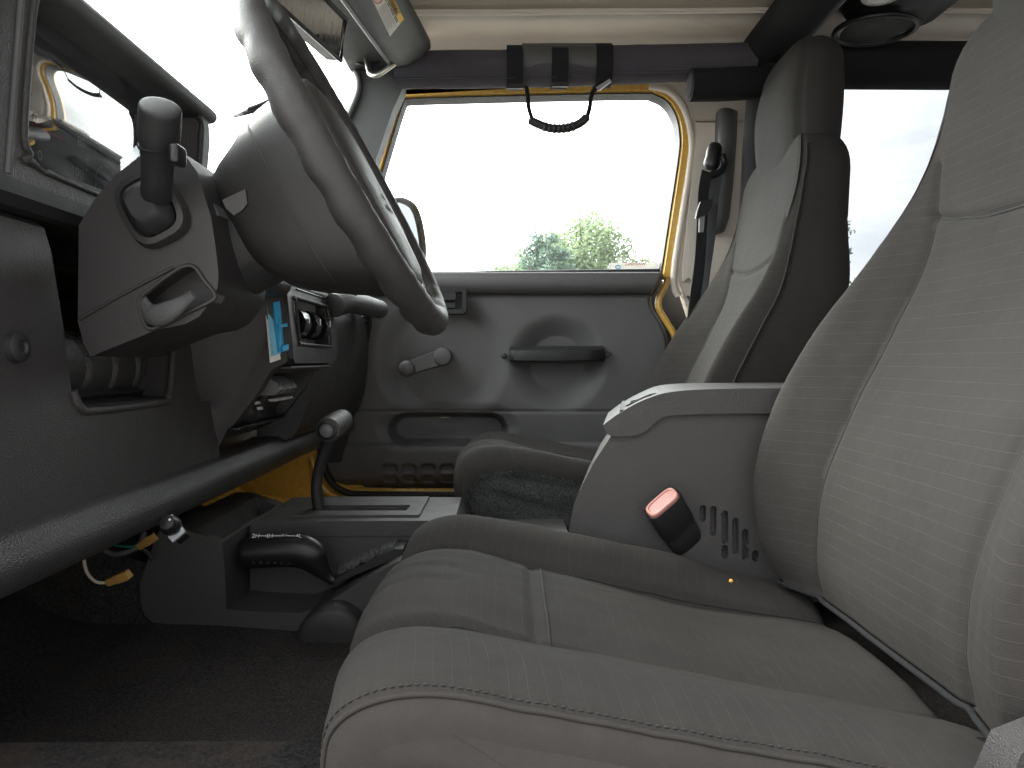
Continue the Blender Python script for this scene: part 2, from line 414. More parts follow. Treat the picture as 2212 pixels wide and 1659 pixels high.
# ------------------------------------------------------------------ seats
def make_seat(x_cush, y_out, side, z_ref, label, dx_back=0.0, outb=1.0, dz_back=0.0):
    """side=+1: outboard edge nearer the camera (driver), inboard edge away; -1 mirrored."""
    W, L, al = 0.48, 0.545, R(11.0)
    yc = y_out + side * W / 2
    root = thing('car_seat', label, 'car seat', (x_cush + 0.25, yc, z_ref - 0.16), 'front seats of the car')
    ca, sa = math.cos(al), math.sin(al)
    qB, qA, pT = 0.150, 0.392, 0.162
    def prof(q):
        return interp(q, [(0, 0.004), (0.03, 0.014), (0.07, 0.018), (0.11, 0.010), (qB, 0.0), (0.20, 0.006), (0.27, 0.008), (0.34, 0.006), (qA, 0.0), (0.425, 0.026), (0.452, 0.034), (0.48, 0.018)])
    def groove(d, w, dep): return -dep * math.exp(-(d / w) ** 2)
    def topr(q, p):
        fade = sm(0.0, 0.10, p) * 0.6 + 0.4
        bl = 1 - 0.55 * sm(0.28, 0.52, p)
        r = prof(q) * fade * (bl if q > qA else 1)
        r += groove(q - qB, 0.005, 0.0050) + groove(q - qA, 0.005, 0.0050)
        if qB - 0.01 < q < qA + 0.01:
            inside = sm(qB - 0.004, qB + 0.006, q) * (1 - sm(qA - 0.006, qA + 0.004, q))
            r += groove(p - pT, 0.005, 0.0040) * inside
            r += 0.007 * inside * math.exp(-((p - 0.085) / 0.05) ** 2)              # front pillow
            for pw, dw in ((0.45, 0.2), (0.62, 0.15)):
                qq = qB + (qA - qB) * pw
                r += groove(q - qq - 0.012 * math.sin(p * 22), 0.007, 0.0022) * inside * (1 - sm(0.02, 0.14, p))
            r -= 0.012 * inside * math.exp(-((p - 0.36) / 0.12) ** 2)               # worn hollow
        r += 0.0016 * nz((p, q, 0), 16, 1) + 0.0008 * nz((p, q, 0), 45, 2)
        return r
    # side-profile outlines
    qs = []
    q = 0.0
    while q < W - 1e-6:
        qs.append(q)
        dseam = min(abs(q - qB), abs(q - qA)); edge = min(q, W - q)
        q += 0.0018 if dseam < 0.014 else (0.0022 if edge < 0.03 else 0.0048)
    qs.append(W)
    NT, NN = 96, 34
    def outline(q):
        Rr = 0.026
        e = 0.0
        dd = min(q, W - q)
        if dd < Rr: e = Rr * (1 - math.sqrt(max(0, 1 - ((Rr - dd) / Rr) ** 2)))
        pts = []
        bow = -0.016 * (1 - ((q - W / 2) / (W / 2)) ** 2)
        a, hu, hd = 0.088, 0.050, 0.125
        for i in range(NN):                                    # nose, from below to top
            ph = -80 + 170 * i / NN
            p = bow + e + a * (1 - math.cos(R(ph)))
            if ph < 0: p = bow + e + 0.13 * (1 - math.cos(R(ph)))
            rt = topr(q, a) - e * 0.8
            r = (rt - hu) + (hu if ph > 0 else hd) * math.sin(R(ph))
            w = groove(q - qB, 0.006, 0.006) + groove(q - qA, 0.006, 0.006)
            w += 0.0015 * nz((q * 1.0, r, 0), 22, 5)
            inside = sm(qB, qB + 0.02, q) * (1 - sm(qA - 0.02, qA, q))
            for k, pw in enumerate((0.33, 0.55)):
                w += groove(q - (qB + (qA - qB) * pw) - 0.01 * math.sin(ph * 0.03 + k), 0.006, 0.0032) * inside * max(0, math.sin(R(ph + 20)))
            pts.append((p - w * math.cos(R(ph)), r + (w * math.sin(R(ph)) if ph > 0 else 0)))
        for i in range(NT + 1):
            t = i / NT; p = a + (L - a) * t
            r = topr(q, p) - e * 0.8
            if t > 0.94: r -= 0.04 * ((t - 0.94) / 0.06) ** 2
            pts.append((p + bow * (1 - t), r))
        pts.append((L + 0.005, -0.10)); pts.append((L - 0.02, -0.17))
        pts.append((0.25, -0.175)); pts.append((0.09, -0.17))
        return pts
    def world(p, q, r):
        return Vector((x_cush + p * ca + r * sa, y_out + side * q, z_ref + 0.022 - p * sa + r * ca))
    vs, uvs, fs, mi = [], [], [], []
    outs = [outline(q) for q in qs]; n = len(outs[0])
    for q, o_ in zip(qs, outs):
        u = 0
        for j, (p, r) in enumerate(o_):
            if j: u += math.hypot(p - o_[j - 1][0], r - o_[j - 1][1])
            vs.append(world(p, q, r)); uvs.append((u, q))
    for i in range(len(qs) - 1):
        for j in range(n):
            a = i * n + j; b = i * n + (j + 1) % n
            fs.append((a, b, b + n, a + n)); mi.append(1 if qs[i] < 0.012 else 0)
    cush = mk('seat_cushion', vs, fs, [M['cloth'], M['cloth_side']], root, 60, uvs, mi)
    # sewn seams lying in the grooves
    iB = min(range(len(qs)), key=lambda i: abs(qs[i] - qB)); iA = min(range(len(qs)), key=lambda i: abs(qs[i] - qA))
    for ii in (iB, iA):
        tube('seam', [world(p, qs[ii], r + .0003) for p, r in outs[ii][10:NN + NT - 3:2]], .0013, M['thread'], cush, 6)
    jT = min(range(NN, NN + NT), key=lambda j: abs(outs[iB][j][0] - pT))
    tube('seam', [world(outs[i][jT][0], qs[i], outs[i][jT][1] + .0003) for i in range(iB, iA + 1, 2)], .0013, M['thread'], cush, 6)
    def cap(o_, q0, sgn, mat, nm, bulge=0.012):
        vs, fs = [], []; cpx = sum(p for p, r in o_) / n; cpr = -0.07
        ks = [1, 0.985, 0.96, 0.92, 0.86, 0.78, 0.68, 0.55, 0.4, 0.25, 0.1]
        uv = []
        for k in ks:
            for p, r in o_:
                pp = 0.26 + (p - 0.26) * (k if abs(p - 0.26) > 0.0 else k); rr = cpr + (r - cpr) * k
                fold = 0.006 * nz((pp * 0.6 + rr * 2.0, rr * 3, 0), 14, 8) + 0.006 * nz((pp * 0.25 - rr, rr * 2.4, 0), 24, 9)
                bq = q0 + sgn * (bulge * (1 - k ** 3) + fold * (1 - k ** 6))
                vs.append(world(pp, bq, rr)); uv.append((pp, rr))
        for i in range(len(ks) - 1):
            for j in range(n):
                a = i * n + j; b = i * n + (j + 1) % n
                fs.append((a, b, b + n, a + n))
        fs.append(tuple((len(ks) - 1) * n + j for j in range(n)))
        return mk(nm, vs, fs, mat, root, 60, uv)
    cap(outs[0], 0.0, -1, M['cloth_side'], 'side_panel')
    ct = cap(outs[-1], W, 1, M['trimfuzz'], 'carpet_trim', 0.006)
    # loose carpet fibres along the inboard edge
    fv, ff = [], []
    rim = [world(p, W, r) for p, r in outs[-1][6:NN + NT - 8]]
    for i in range(len(rim) - 1):
        for k in range(26):
            t = random.random(); c = rim[i].lerp(rim[i + 1], t) + Vector((random.uniform(-.003, .003), side * random.uniform(-0.004, 0.006), random.uniform(-.012, .002)))
            d = Vector((random.uniform(-1, .6), side * random.uniform(-.3, 1), random.uniform(-.2, 1))).normalized() * random.uniform(0.003, 0.008)
            s = d.orthogonal().normalized() * 0.0006; b0 = len(fv)
            fv += [c - s, c + s, c + d]; ff.append((b0, b0 + 1, b0 + 2))
    mk('loose_fibre', fv, ff, M['trimfuzz'], ct)['kind'] = 'stuff'
    # stitched seam along the outboard edge
    qi = next(i for i, q in enumerate(qs) if q > 0.015)
    path = [world(p, qs[qi], r) + Vector((-0.0006, 0, 0.0012)) + Vector((0, -side * 0.0004, 0)) for p, r in outs[qi][12:NN + NT]]
    qi2 = next(i for i, q in enumerate(qs) if q > 0.009)
    pth2 = [world(p, qs[qi2], r) + Vector((0, -side * 0.0006, 0.0006)) for p, r in outs[qi2][8:NN + NT]]
    tube('piping', pth2, 0.0022, M['cloth_side'], cush, 8)
    stitches('stitching', path, M['thread_lt'], cush, .0062, .0040, .0007)

    # ---- backrest: stacked horizontal sections
    zo = z_ref + 0.243 + dz_back                                         # tables below are for z_ref = -0.243
    XC = [(-.30, .392), (-.24, .378), (-.16, .385), (-.07, .418), (.02, .462), (.10, .497), (.17, .513), (.26, .53), (.34, .545), (.41, .560), (.46, .575)]
    HW = [(-.30, .215), (-.24, .226), (-.12, .236), (.0, .238), (.08, .230), (.15, .208), (.21, .184), (.27, .172), (.34, .164), (.40, .155), (.46, .15)]
    BL = [(-.30, .022), (-.25, .038), (-.15, .060), (-.05, .070), (.03, .066), (.10, .048), (.17, .022), (.22, .008), (.28, .0), (.46, .0)]
    TH = [(-.30, .11), (-.1, .125), (.1, .125), (.25, .115), (.35, .105), (.46, .09)]
    WS = [(-.30, .140), (-.1, .146), (.05, .143), (.13, .134), (.17, .132), (.22, .142), (.3, .150), (.46, .14)]
    NH = 40
    def section(z, sc=1.0, zw=None, kind='back'):
        zz = z
        xc, w, b, t = interp(zz, XC), interp(zz, HW), interp(zz, BL), interp(zz, TH); ws = interp(zz, WS)
        d = w - ws
        ctl = [(0, -.008), (ws * .5, -.0065), (ws * .85, -.003), (ws, 0.0), (ws + .3 * d, -.62 * b), (ws + .62 * d, -b), (w - .012, -.80 * b), (w - .001, -.42 * b + .012), (w + .003, .35 * t), (w, .70 * t), (w - .022, .96 * t), (w * .6, t + .006), (0, t + .010)]
        def half_of(b):
            return spl([(y, x, 0) for y, x in [(0, -.0015), (ws * .5, -.0015), (ws * .85, -.002), (ws, -.001), (ws + .3 * d, -.40 * b), (ws + .62 * d, -.86 * b), (w - .014, -.92 * b), (w - .001, -.42 * b + .012), (w + .003, .35 * t), (w, .70 * t), (w - .022, .96 * t), (w * .6, t + .006), (0, t + .010)]], 5)
        half = half_of(b); half_o = half_of(b * outb)
        pts = []
        for h in half: pts.append((h.x, h.y))
        full = [(-h.x, h.y) for h in reversed(half_o)] + pts[1:-1]     # from outboard-back round the front to inboard-back
        out = []
        for (y, x) in full:
            g = 0.0
            front = x < 0.045
            if front and z < 0.24: g += 0.0045 * math.exp(-((abs(y) - ws) / .005) ** 2)
            if front and abs(y) < ws + .004: g += 0.0045 * math.exp(-((z - 0.152 - 0.016 * (abs(y) / .12) ** 2) / .0055) ** 2)
            if front: g += 0.0012 * nz((y, z, x), 14, 4) + .0006 * nz((y, z, x), 50, 6)
            xx, yy = xc + x + g, y
            if abs(y) > w - .03 and x > .04: yy -= math.copysign(.0028 * math.exp(-((z - .235 + .1 * (x - .1)) / .0045) ** 2), y)
            xm = xc + t * .5
            xx = xm + (xx - xm) * sc; yy = yy * sc
            out.append(Vector((xx + dx_back, yc + side * yy, (zw if zw is not None else z) + zo)))
        return out
    zs = [];
    z = -.285
    while z < .335:
        zs.append(z); z += .0022 if abs(z - .160) < .022 else .0065
    secs = []
    for k in (0.86, 0.95, 0.985): secs.append(section(-.285, k, -.285 - .022 * (1 - k) ** .5 * .8))
    for z in zs: secs.append(section(z))
    z1 = zs[-1]
    for k in range(1, 10):
        a = k / 9 * math.pi / 2
        secs.append(section(z1 + .005 * k, max(.05, math.cos(a) ** .55), z1 + .085 * math.sin(a)))
    n = len(secs[0]); vs, fs = loft_data(secs, True, True)
    uvs = []
    for i, s in enumerate(secs):
        zc = s[0].z
        u = 0
        for j, p in enumerate(s):
            uvs.append((zc, p.y))
    mi = []
    for i in range(len(secs) - 1):
        for j in range(n):
            p = secs[i][j]; xc = interp(p.z - zo, XC) + dx_back
            mi.append(1 if abs(j - 60) > 36 else 0)
    mi += [0, 1]
    back = mk('backrest', vs, fs, [M['cloth'], M['cloth_back']], root, 60, uvs, mi)
    # seam stitching along both outer edges
    hi = 7 * 5
    cnt = 12 * 5 + 1
    i_in, i_out = (cnt - 1) + hi, (cnt - 1) - hi
    for idx in (i_in, i_out):
        path = [s[idx] + Vector((-.0008, 0, 0)) for s in secs[6:-6]]
        sg = 1 if secs[10][idx].y > yc else -1
        path = [p + Vector((.004, sg * .0016, 0)) for p in path]
        stitches('stitching', path, M['thread'], back, .0075, .005, .0011)
        tube('piping', [p + Vector((-.005, -sg * .0004, 0)) for p in path], .0022, M['cloth'], back, 8)
    iz = min(range(3, len(secs) - 9), key=lambda i: abs(secs[i][60].z - zo - .152))
    for sg in (-1, 1):
        tube('seam', [min(s[60 + sg * 4:60 + sg * 28:sg], key=lambda p: abs(abs(p.y - yc) - interp(p.z - zo, WS))) + Vector((-.0003, 0, 0)) for s in secs[4:iz + 1]], .0013, M['thread'], back, 6)
    def seam_pt(k):
        y = k / 14.0
        tgt = .152 + .016 * (y * interp(.152, WS) / .12) ** 2
        s = min(secs[3:-9], key=lambda s: abs(s[60].z - zo - tgt)); yy = yc + y * interp(.152, WS)
        p = min(s[35:86], key=lambda p: abs(p.y - yy)); return Vector((p.x - .0003, p.y, p.z))
    tube('seam', [seam_pt(k) for k in range(-14, 15)], .0013, M['thread'], back, 6)
    # rope-like hem at the foot of the backrest
    lo = secs[3]
    hem = [lo[i] + Vector((-.004, 0, -.004)) for i in range(cnt - 1 - 34, cnt - 1 + 35, 2)]
    tube('hem', hem, .0030, M['bar_dark'], back, 8)
    # ---- headrest
    HX = [(.33, .552), (.40, .548), (.47, .545), (.53, .552), (.58, .570), (.63, .60)]
    HWd = [(.33, .112), (.40, .122), (.47, .128), (.53, .124), (.58, .110), (.63, .09)]
    HT = [(.33, .095), (.42, .11), (.50, .112), (.57, .095), (.63, .06)]
    def hsec(z, sc=1.0, zw=None):
        xc, w, t = interp(z, HX), interp(z, HWd), interp(z, HT)
        ctl = [(0, -.004), (w * .45, -.003), (w * .72, .003), (w * .90, .014), (w, .036), (w + .003, .55 * t), (w - .01, .85 * t), (w * .6, t), (0, t + .008)]
        half = spl([(y, x, 0) for y, x in ctl], 6)
        pts = [(h.x, h.y) for h in half]
        full = [(-y, x) for y, x in reversed(pts)] + pts[1:-1]; out = []
        for y, x in full:
            g = .006 * math.exp(-((abs(y) - w * .90) / .005) ** 2) if x < .03 else 0
            g += .001 * nz((y, z, x), 18, 11)
            xm = xc + t * .5
            out.append(Vector((xm + (xc + x + g - xm) * sc + dx_back, yc + y * sc * side, (zw if zw is not None else z) + zo)))
        return out
    hs = [hsec(.33 + i * .0075) for i in range(30)]
    zt = .33 + 29 * .0075
    for k in range(1, 13):
        a = k / 12 * math.pi / 2
        hs.append(hsec(zt + .003 * k, max(.04, math.cos(a) ** .7), zt + .068 * math.sin(a)))
    n = len(hs[0]); vs, fs = loft_data(hs, True, True)
    mi = []
    for i in range(len(hs) - 1):
        for j in range(n):
            p = hs[i][j]; mi.append(1 if abs(j - 48) > 20 else 0)
    mi += [0, 1]
    uvs = [(p.z, p.y) for s in hs for p in s]
    hd = mk('headrest', vs, fs, [M['head'], M['cloth_back']], root, 60, uvs, mi)
    cnt = 8 * 6 + 1
    for idx in ((cnt - 1) + 19, (cnt - 1) - 19):
        path = [s[idx] + Vector((-.001, 0, 0)) for s in hs[4:-3]]
        sg = 1 if hs[10][idx].y > yc else -1
        stitches('stitching', [p + Vector((.004, sg * .003, 0)) for p in path], M['thread'], hd, .0075, .005, .001)
    # recliner hinge and lever on the outboard side
    hy = y_out - side * 0.020
    hx, hz = x_cush + 0.478, z_ref - 0.045
    hg = prism_y('recliner_cover', [(hx - .035, hz - .10), (hx - .045, hz - .03), (hx - .02, hz + .03), (hx + .03, hz + .05), (hx + .06, hz), (hx + .05, hz - .1)], min(hy, hy + side * .03), max(hy, hy + side * .03), M['dash'], root, .012)
    tube('recliner_lever', spl([(hx - .10, hy - side * .012, hz - .045), (hx - .06, hy - side * .016, hz - .022), (hx - .01, hy - side * .014, hz - .02), (hx + .02, hy - side * .004, hz - .03)], 6), [.010 + .003 * math.sin(i / 18 * 3) for i in range(19)], M['trimfuzz'], root, 10, None, .55)
    return root
make_seat(-0.118, 0.475, 1, -0.243, 'grey cloth driver seat nearest the open door, largest in view', 0.0, .5)
make_seat(-0.075, 1.715, -1, -0.192, 'grey cloth passenger seat beyond the console, beside the far door', 0.0, 1.0, -.022)
# ------------------------------------------------------------------ setting outside
def grid_sheet(name, x0, x1, y0, y1, nx, ny, zf, mat, parent=None):
    vs, fs = [], []
    for i in range(nx + 1):
        for j in range(ny + 1):
            x = x0 + (x1 - x0) * i / nx; y = y0 + (y1 - y0) * j / ny; vs.append((x, y, zf(x, y)))
    for i in range(nx):
        for j in range(ny):
            a = i * (ny + 1) + j; fs.append((a, a + 1, a + ny + 2, a + ny + 1))
    return mk(name, vs, fs, mat, parent, 40)
M['asphalt'] = carpet('concrete', (0.26, 0.25, 0.235))
g = grid_sheet('ground', -900, 900, -900, 900, 24, 24, lambda x, y: -0.95, M['asphalt']); g['kind'] = 'structure'
def leafmat(name, c):
    m, nt, b, P = base(name)
    n = noise_node(nt, P, 1.7, 4, 0.6)
    out = ramp_mix(nt, n, tuple(k * 0.6 for k in c), tuple(k * 1.5 for k in c))
    nt.links.new(out, b.inputs['Base Color']); b.inputs['Roughness'].default_value = 0.55
    t = nt.nodes.new('ShaderNodeBsdfTranslucent'); nt.links.new(out, t.inputs[0])
    mx = nt.nodes.new('ShaderNodeMixShader'); mx.inputs[0].default_value = 0.4
    nt.links.new(b.outputs[0], mx.inputs[1]); nt.links.new(t.outputs[0], mx.inputs[2])
    nt.links.new(mx.outputs[0], nt.nodes['Material Output'].inputs[0])
    return m
M['leaf1'] = leafmat('leaf_green', (0.19, 0.25, 0.13)); M['leaf2'] = leafmat('leaf_bluegreen', (0.14, 0.21, 0.16))
M['bark'] = plastic('bark', (0.10, 0.08, 0.06), 0.9, 60, 0.8)
def tree(label, px, py_top, Y, width_px, leaf, seed, clumps=60, leaves=60, cs=0.11, low=0.35):
    rnd = random.Random(seed)
    top = at(px, py_top, Y); gz = -0.95; H = top.z - gz; cx = top.x; rad = width_px / F_PX * Y / 2
    root = thing('tree', label, 'tree', (cx, Y, gz))
    secs = tube_secs([(cx, Y, gz - .1), (cx + .05 * H / 6, Y, gz + H * .3), (cx - .03 * H / 6, Y, gz + H * .6), (cx + .02, Y, gz + H * .85)], [.032 * H, .024 * H, .014 * H, .004 * H], 10)
    vs, fs = loft_data(secs)
    for k in range(9):
        a = rnd.uniform(0, 6.28); h0 = gz + H * rnd.uniform(.28, .6); ln = rad * rnd.uniform(.5, .9)
        p0 = Vector((cx, Y, h0)); p2 = p0 + Vector((math.cos(a) * ln, math.sin(a) * ln, H * rnd.uniform(.12, .3))); p1 = (p0 + p2) / 2 + Vector((0, 0, -.03 * H))
        v2, f2 = loft_data(tube_secs([p0, p1, p2], [.010 * H, .006 * H, .002 * H], 6)); o = len(vs)
        vs += v2; fs += [tuple(i + o for i in f) for f in f2]
    mk('trunk', vs, fs, M['bark'], root)
    lv, lf = [], []
    for c in range(clumps):
        while True:
            u = Vector((rnd.uniform(-1, 1), rnd.uniform(-1, 1), rnd.uniform(-1, 1)))
            if .25 < u.length < 1: break
        zc = gz + H * (low + (1 - low) * .5); hz = H * (1 - low) * .5
        taper = 1 - .45 * max(0, u.z)
        cc = Vector((cx + u.x * rad * taper * .9, Y + u.y * rad * taper * .9, zc + u.z * hz * .93)); cr = rad * rnd.uniform(.13, .27)
        for k in range(leaves):
            d = Vector((rnd.gauss(0, .5), rnd.gauss(0, .5), rnd.gauss(0, .42))) * cr; p = cc + d
            s = cs * rnd.uniform(.6, 1.3) * H / 7
            a = Vector((rnd.uniform(-1, 1), rnd.uniform(-1, 1), rnd.uniform(-1, 1))).normalized(); b = a.orthogonal().normalized()
            o = len(lv); lv += [p - a * s, p + b * s * .5, p + a * s, p - b * s * .5]; lf.append((o, o + 1, o + 2, o + 3))
    mk('crown', lv, lf, leaf, root)
tree('tall leafy tree outside the passenger window, nearest the rear of its pane', 1265, 440, 30, 350, M['leaf1'], 3, 230, 95, low=-.05)
tree('shorter blue-green tree outside the passenger window, in front of the tall one', 1185, 474, 27, 190, M['leaf2'], 5, 90, 90, low=.0)
tree('low round tree at the forward end of the passenger window trees', 1125, 530, 29, 250, M['leaf1'], 8, 90, 90, low=-.05)
tree('tree half hidden by the steering wheel rim, beyond the side mirror', 905, 552, 32, 90, M['leaf1'], 11, 40, 70, low=.1)
tree('distant tree seen through the rear side glass behind the passenger seat', 1765, 415, 34, 150, M['leaf2'], 12, 60, 60)

# ------------------------------------------------------------------ body tub
body = thing('car_shell', 'yellow painted car body around the cabin with dark door sills', 'car body', (0, 1.1, -0.5))
prism_y('sill', [(-1.0, -.40), (-1.0, -.2985), (.9, -.2985), (.9, -.40)], .36, .550, M['sill'], body, .006)
fl = grid_sheet('floor', -1.3, 1.8, .30, 1.86, 20, 10, lambda x, y: -.41 + .34 * sm(-.62, -1.2, x), M['dash_dark'], body)
prism_y('rocker', [(-.60, -.50), (-.60, -.352), (.9, -.352), (.9, -.50)], 1.74, 1.90, M['yellow'], body, .012)
# yellow kick panel and cowl side in the passenger footwell
prism_y('tunnel', [(-1.0, -.41), (-1.0, -.06), (-.78, -.17), (-.58, -.255), (-.47, -.285), (-.43, -.31), (-.41, -.41)], .975, 1.29, M['carpet'], body, .03, 4)
ks = [(-1.3, -.42), (-1.3, .16), (-.52, .16), (-.50, -.05), (-.475, -.18), (-.435, -.27), (-.36, -.325), (-.2, -.342), (.4, -.342), (.4, -.42)]
prism_y('kick_panel', ks, 1.815, 1.86, M['yellow'], body, .004)
# toe board rising towards the firewall, yellow on the passenger side
tb = [(-1.3, .02), (-.95, -.14), (-.66, -.335), (-.45, -.372), (-.2, -.378), (-.2, -.40), (-.47, -.395), (-.68, -.36), (-.97, -.17), (-1.3, -.01)]
prism_y('toe_board', tb, 1.20, 1.814, M['yellow'], body, .004)
prism_y('firewall', [(-1.0, -.45), (-1.0, .24), (-.97, .24), (-.97, -.45)], .36, 1.86, M['dash_dark'], body)
prism_y('cowl', [(-1.0, .14), (-1.0, .19), (-.60, .165), (-.60, .12)], .36, 1.86, M['dash_dark'], body, .004)
# door opening seal (black) and yellow body edge behind it
sealp = [at(x, y, 1.80) for x, y in [(690, 960), (697, 1000), (714, 1040), (750, 1064), (800, 1068), (1000, 1069), (1450, 1066)]]
tube('door_seal', spl(sealp, 6), .0085, M['rubber'], body, 8)
edge = [at(x, y, 1.79) for x, y in [(672, 985), (684, 1030), (706, 1062), (745, 1082), (800, 1085), (1000, 1087), (1450, 1084)]]
tube('opening_edge', spl(edge, 6), .006, M['yellow'], body, 8)
prism_y('quarter_panel', xz([(1405, 606), (1468, 606), (1500, 640), (2700, 640), (2700, 1150), (1400, 1150)], 1.88), 1.888, 1.92, M['rubber'], body, .002)
prism_y('quarter_trim', xz([(1510, 690), (1512, 1100), (2700, 1100), (2700, 640), (1480, 640)], 1.81), 1.80, 1.83, M['dash_dark'], body, .004)
# rubber wiring boot in the door jamb
bp = [at(790 - 22 * t * t, 650 + 190 * t, 1.77) for t in [i / 60 for i in range(61)]]
tube('wiring_boot', bp, [.012 + .0035 * math.sin(i * 1.9) for i in range(61)], M['softblack'], body, 10)
prism_y('jamb', xz([(700, 600), (800, 600), (800, 700), (772, 860), (735, 1000), (690, 1000)], 1.78), 1.786, 1.81, M['dash_dark'], body, .004)
prism_y('near_jamb', [(-1.0, -.40), (-1.0, .14), (-.62, .14), (-.60, -.40)], .34, .37, M['dash_dark'], body)
prism_y('rear_bulkhead', [(1.78, -.45), (1.78, .15), (1.80, .15), (1.80, -.45)], .36, 1.84, M['dash_dark'], body)
prism_y('near_quarter_panel', [(.92, -.45), (.92, .12), (1.8, .12), (1.8, -.45)], .33, .37, M['dash_dark'], body)

cp = thing('carpet_mat', 'dark worn carpet on the driver floor with rusty dirt', 'carpet', (-.3, .8, -.38))
def cz(x, y):
    return -.385 + .40 * sm(-.55, -1.15, x) + .0035 * nz((x, y, 0), 6, 3) + .022 * sm(.72, .98, y) * (1 - .5 * sm(-.5, -.2, x)) - .004 * sm(.62, .5, y)
grid_sheet('mat', -1.0, .9, .55, 1.2, 120, 50, cz, M['carpet'], cp)

# ------------------------------------------------------------------ hard top
top = thing('hardtop', 'cream lined hard top roof with its side wall and rear side glass', 'car roof', (.4, 1.1, .8))
zr = .785
def roofz(x, y):
    d = min(y - .60, 1.60 - y)
    return .776 + .010 * sm(-.25, .8, x) + .030 * sm(0, .5, d) + .0012 * nz((x * 2, y * 2, 0), 3, 2)
grid_sheet('roof_panel', -.27, 1.82, .60, 1.60, 40, 120, roofz, M['beige2'], top)
def railz(x, y):
    t = max(0, (y - 1.60) / .20)
    if y < 1.5975: return .815
    return .762 + .012 * sm(-.25, .8, x) + .018 * math.sin(min(1, t * 1.15) * math.pi * .55) - .075 * sm(.72, 1.0, t) ** 2 + .0008 * nz((x * 2, y * 2, 0), 4, 5)
grid_sheet('roof_rail', -.27, 1.82, 1.596, 1.802, 40, 60, railz, M['beige'], top)
grid_sheet('roof_rail', -.27, 1.82, .40, .612, 20, 10, lambda x, y: .775, M['beige'], top)
tube('roof_bead', [(-.27 + 2.09 * i / 30, 1.598, roofz(-.27 + 2.09 * i / 30, 1.6) - .005) for i in range(31)], .0035, M['beige'], top, 8)
grid_sheet('roof_shell', -.30, 1.84, .40, 1.83, 4, 4, lambda x, y: .88, M['yellow'], top)
o2 = xz([(880, 108), (868, 140), (862, 205), (1200, 186), (1392, 179)], 1.80)
arc = [(p.x, p.y) for p in spl([(*q, 0) for q in xz([(1392, 179), (1448, 190), (1487, 232), (1502, 300), (1496, 370), (1462, 588)], 1.80)], 8)]
o2 = o2[:-1] + arc + xz([(1476, 640), (1492, 690), (1530, 700)], 1.80) + [(1.84, at(1530, 700, 1.8).z), (1.84, .775), (-.26, .775)]
wall = prism_y('side_wall', o2, 1.80, 1.835, M['beige'], top, 0)
qx = xz([(1788, 176), (1788, 640), (2560, 640), (2560, 176)], 1.80)
cut(wall, [bm_prism_y(qx, 1.7, 1.95, .012)])
lip = [at(x, y, 1.797) for x, y in [(1402, 186), (1448, 199), (1480, 240), (1494, 300), (1489, 370), (1456, 588), (1466, 640)]]
tube('wall_lip', spl(lip, 8), .009, M['beige'], top, 8)
inset = [(p.x, p.y) for p in spl([(*q, 0) for q in xz([(1500, 268), (1498, 330), (1472, 585), (1486, 602), (1500, 620), (1503, 700)], 1.80)], 6)] + xz([(1600, 700), (1600, 268)], 1.80)
prism_y('pillar_trim', inset, 1.788, 1.802, M['beige'], top, .004)
prism_y('seam', xz([(1502, 262), (1602, 262), (1602, 265), (1502, 265)], 1.80), 1.786, 1.80, M['beige2'], top)
prism_y('quarter_glass', xz([(1780, 168), (1780, 650), (2570, 650), (2570, 168)], 1.80), 1.815, 1.819, M['tint'], top)
nw = prism_y('near_side_wall', [(.86, .10), (.78, .72), (.6, .70), (-.2, .70), (-.2, .79), (1.84, .79), (1.84, .10)], .395, .42, M['beige'], top)
cut(nw, [bm_prism_y([(1.0, .18), (1.0, .66), (1.7, .66), (1.7, .18)], .3, .5)])
prism_y('near_quarter_glass', [(.99, .17), (.99, .67), (1.71, .67), (1.71, .17)], .405, .409, M['tint'], top)
rw = from_bm('rear_wall', bm_slab([(1.82, .42, .10), (1.82, 1.80, .10), (1.82, 1.80, .79), (1.82, .42, .79)], (1, 0, 0), .025), M['beige'], top)
rb_ = bmesh.new(); bmesh.ops.create_cube(rb_, size=1)
for v in rb_.verts: v.co = Vector((1.83 + v.co.x * .3, 1.11 + v.co.y * 1.0, .44 + v.co.z * .44))
cut(rw, [rb_])
slab('rear_glass', [(1.835, .6, .21), (1.835, 1.62, .21), (1.835, 1.62, .67), (1.835, .6, .67)], (1, 0, 0), .004, M['tint'], top)

# ------------------------------------------------------------------ windshield frame
wf = thing('windshield_frame', 'dark plastic windshield frame with its glass beyond the wheel', 'windshield', (-.4, 1.1, .4))
pil = [(p.x, p.y) for p in spl([(*q, 0) for q in xz([(700, 30), (742, 100), (763, 150), (769, 178), (764, 205), (740, 262), (700, 380), (660, 520)], 1.66)], 6)]
pil += xz([(640, 600), (790, 600), (812, 345), (848, 238), (862, 208), (870, 190), (876, 120), (900, 60), (780, 20)], 1.66)
prism_y('pillar', pil, 1.66, 1.71, M['pillar'], wf, .007)
wr = [at(x, y, 1.655) for x, y in [(700, 25), (742, 95), (768, 150), (776, 180), (771, 210), (747, 268), (707, 385), (667, 525)]]
tube('gasket', spl(wr, 6), .0075, M['pillar'], wf, 10)
prism_y('header', [(-.372, .685), (-.352, .664), (-.255, .672), (-.215, .742), (-.30, .775), (-.38, .74)], .40, 1.665, M['pillar'], wf, .006)
prism_y('near_pillar', [(-.375, .74), (-.215, .742), (-.33, .40), (-.50, .12), (-.66, .12)], .36, .425, M['pillar'], wf, .006)
slab('glass', [(-.59, .42, .15), (-.59, 1.68, .15), (-.362, 1.68, .70), (-.362, .42, .70)], (-.92, 0, .38), .005, M['glass'], wf)
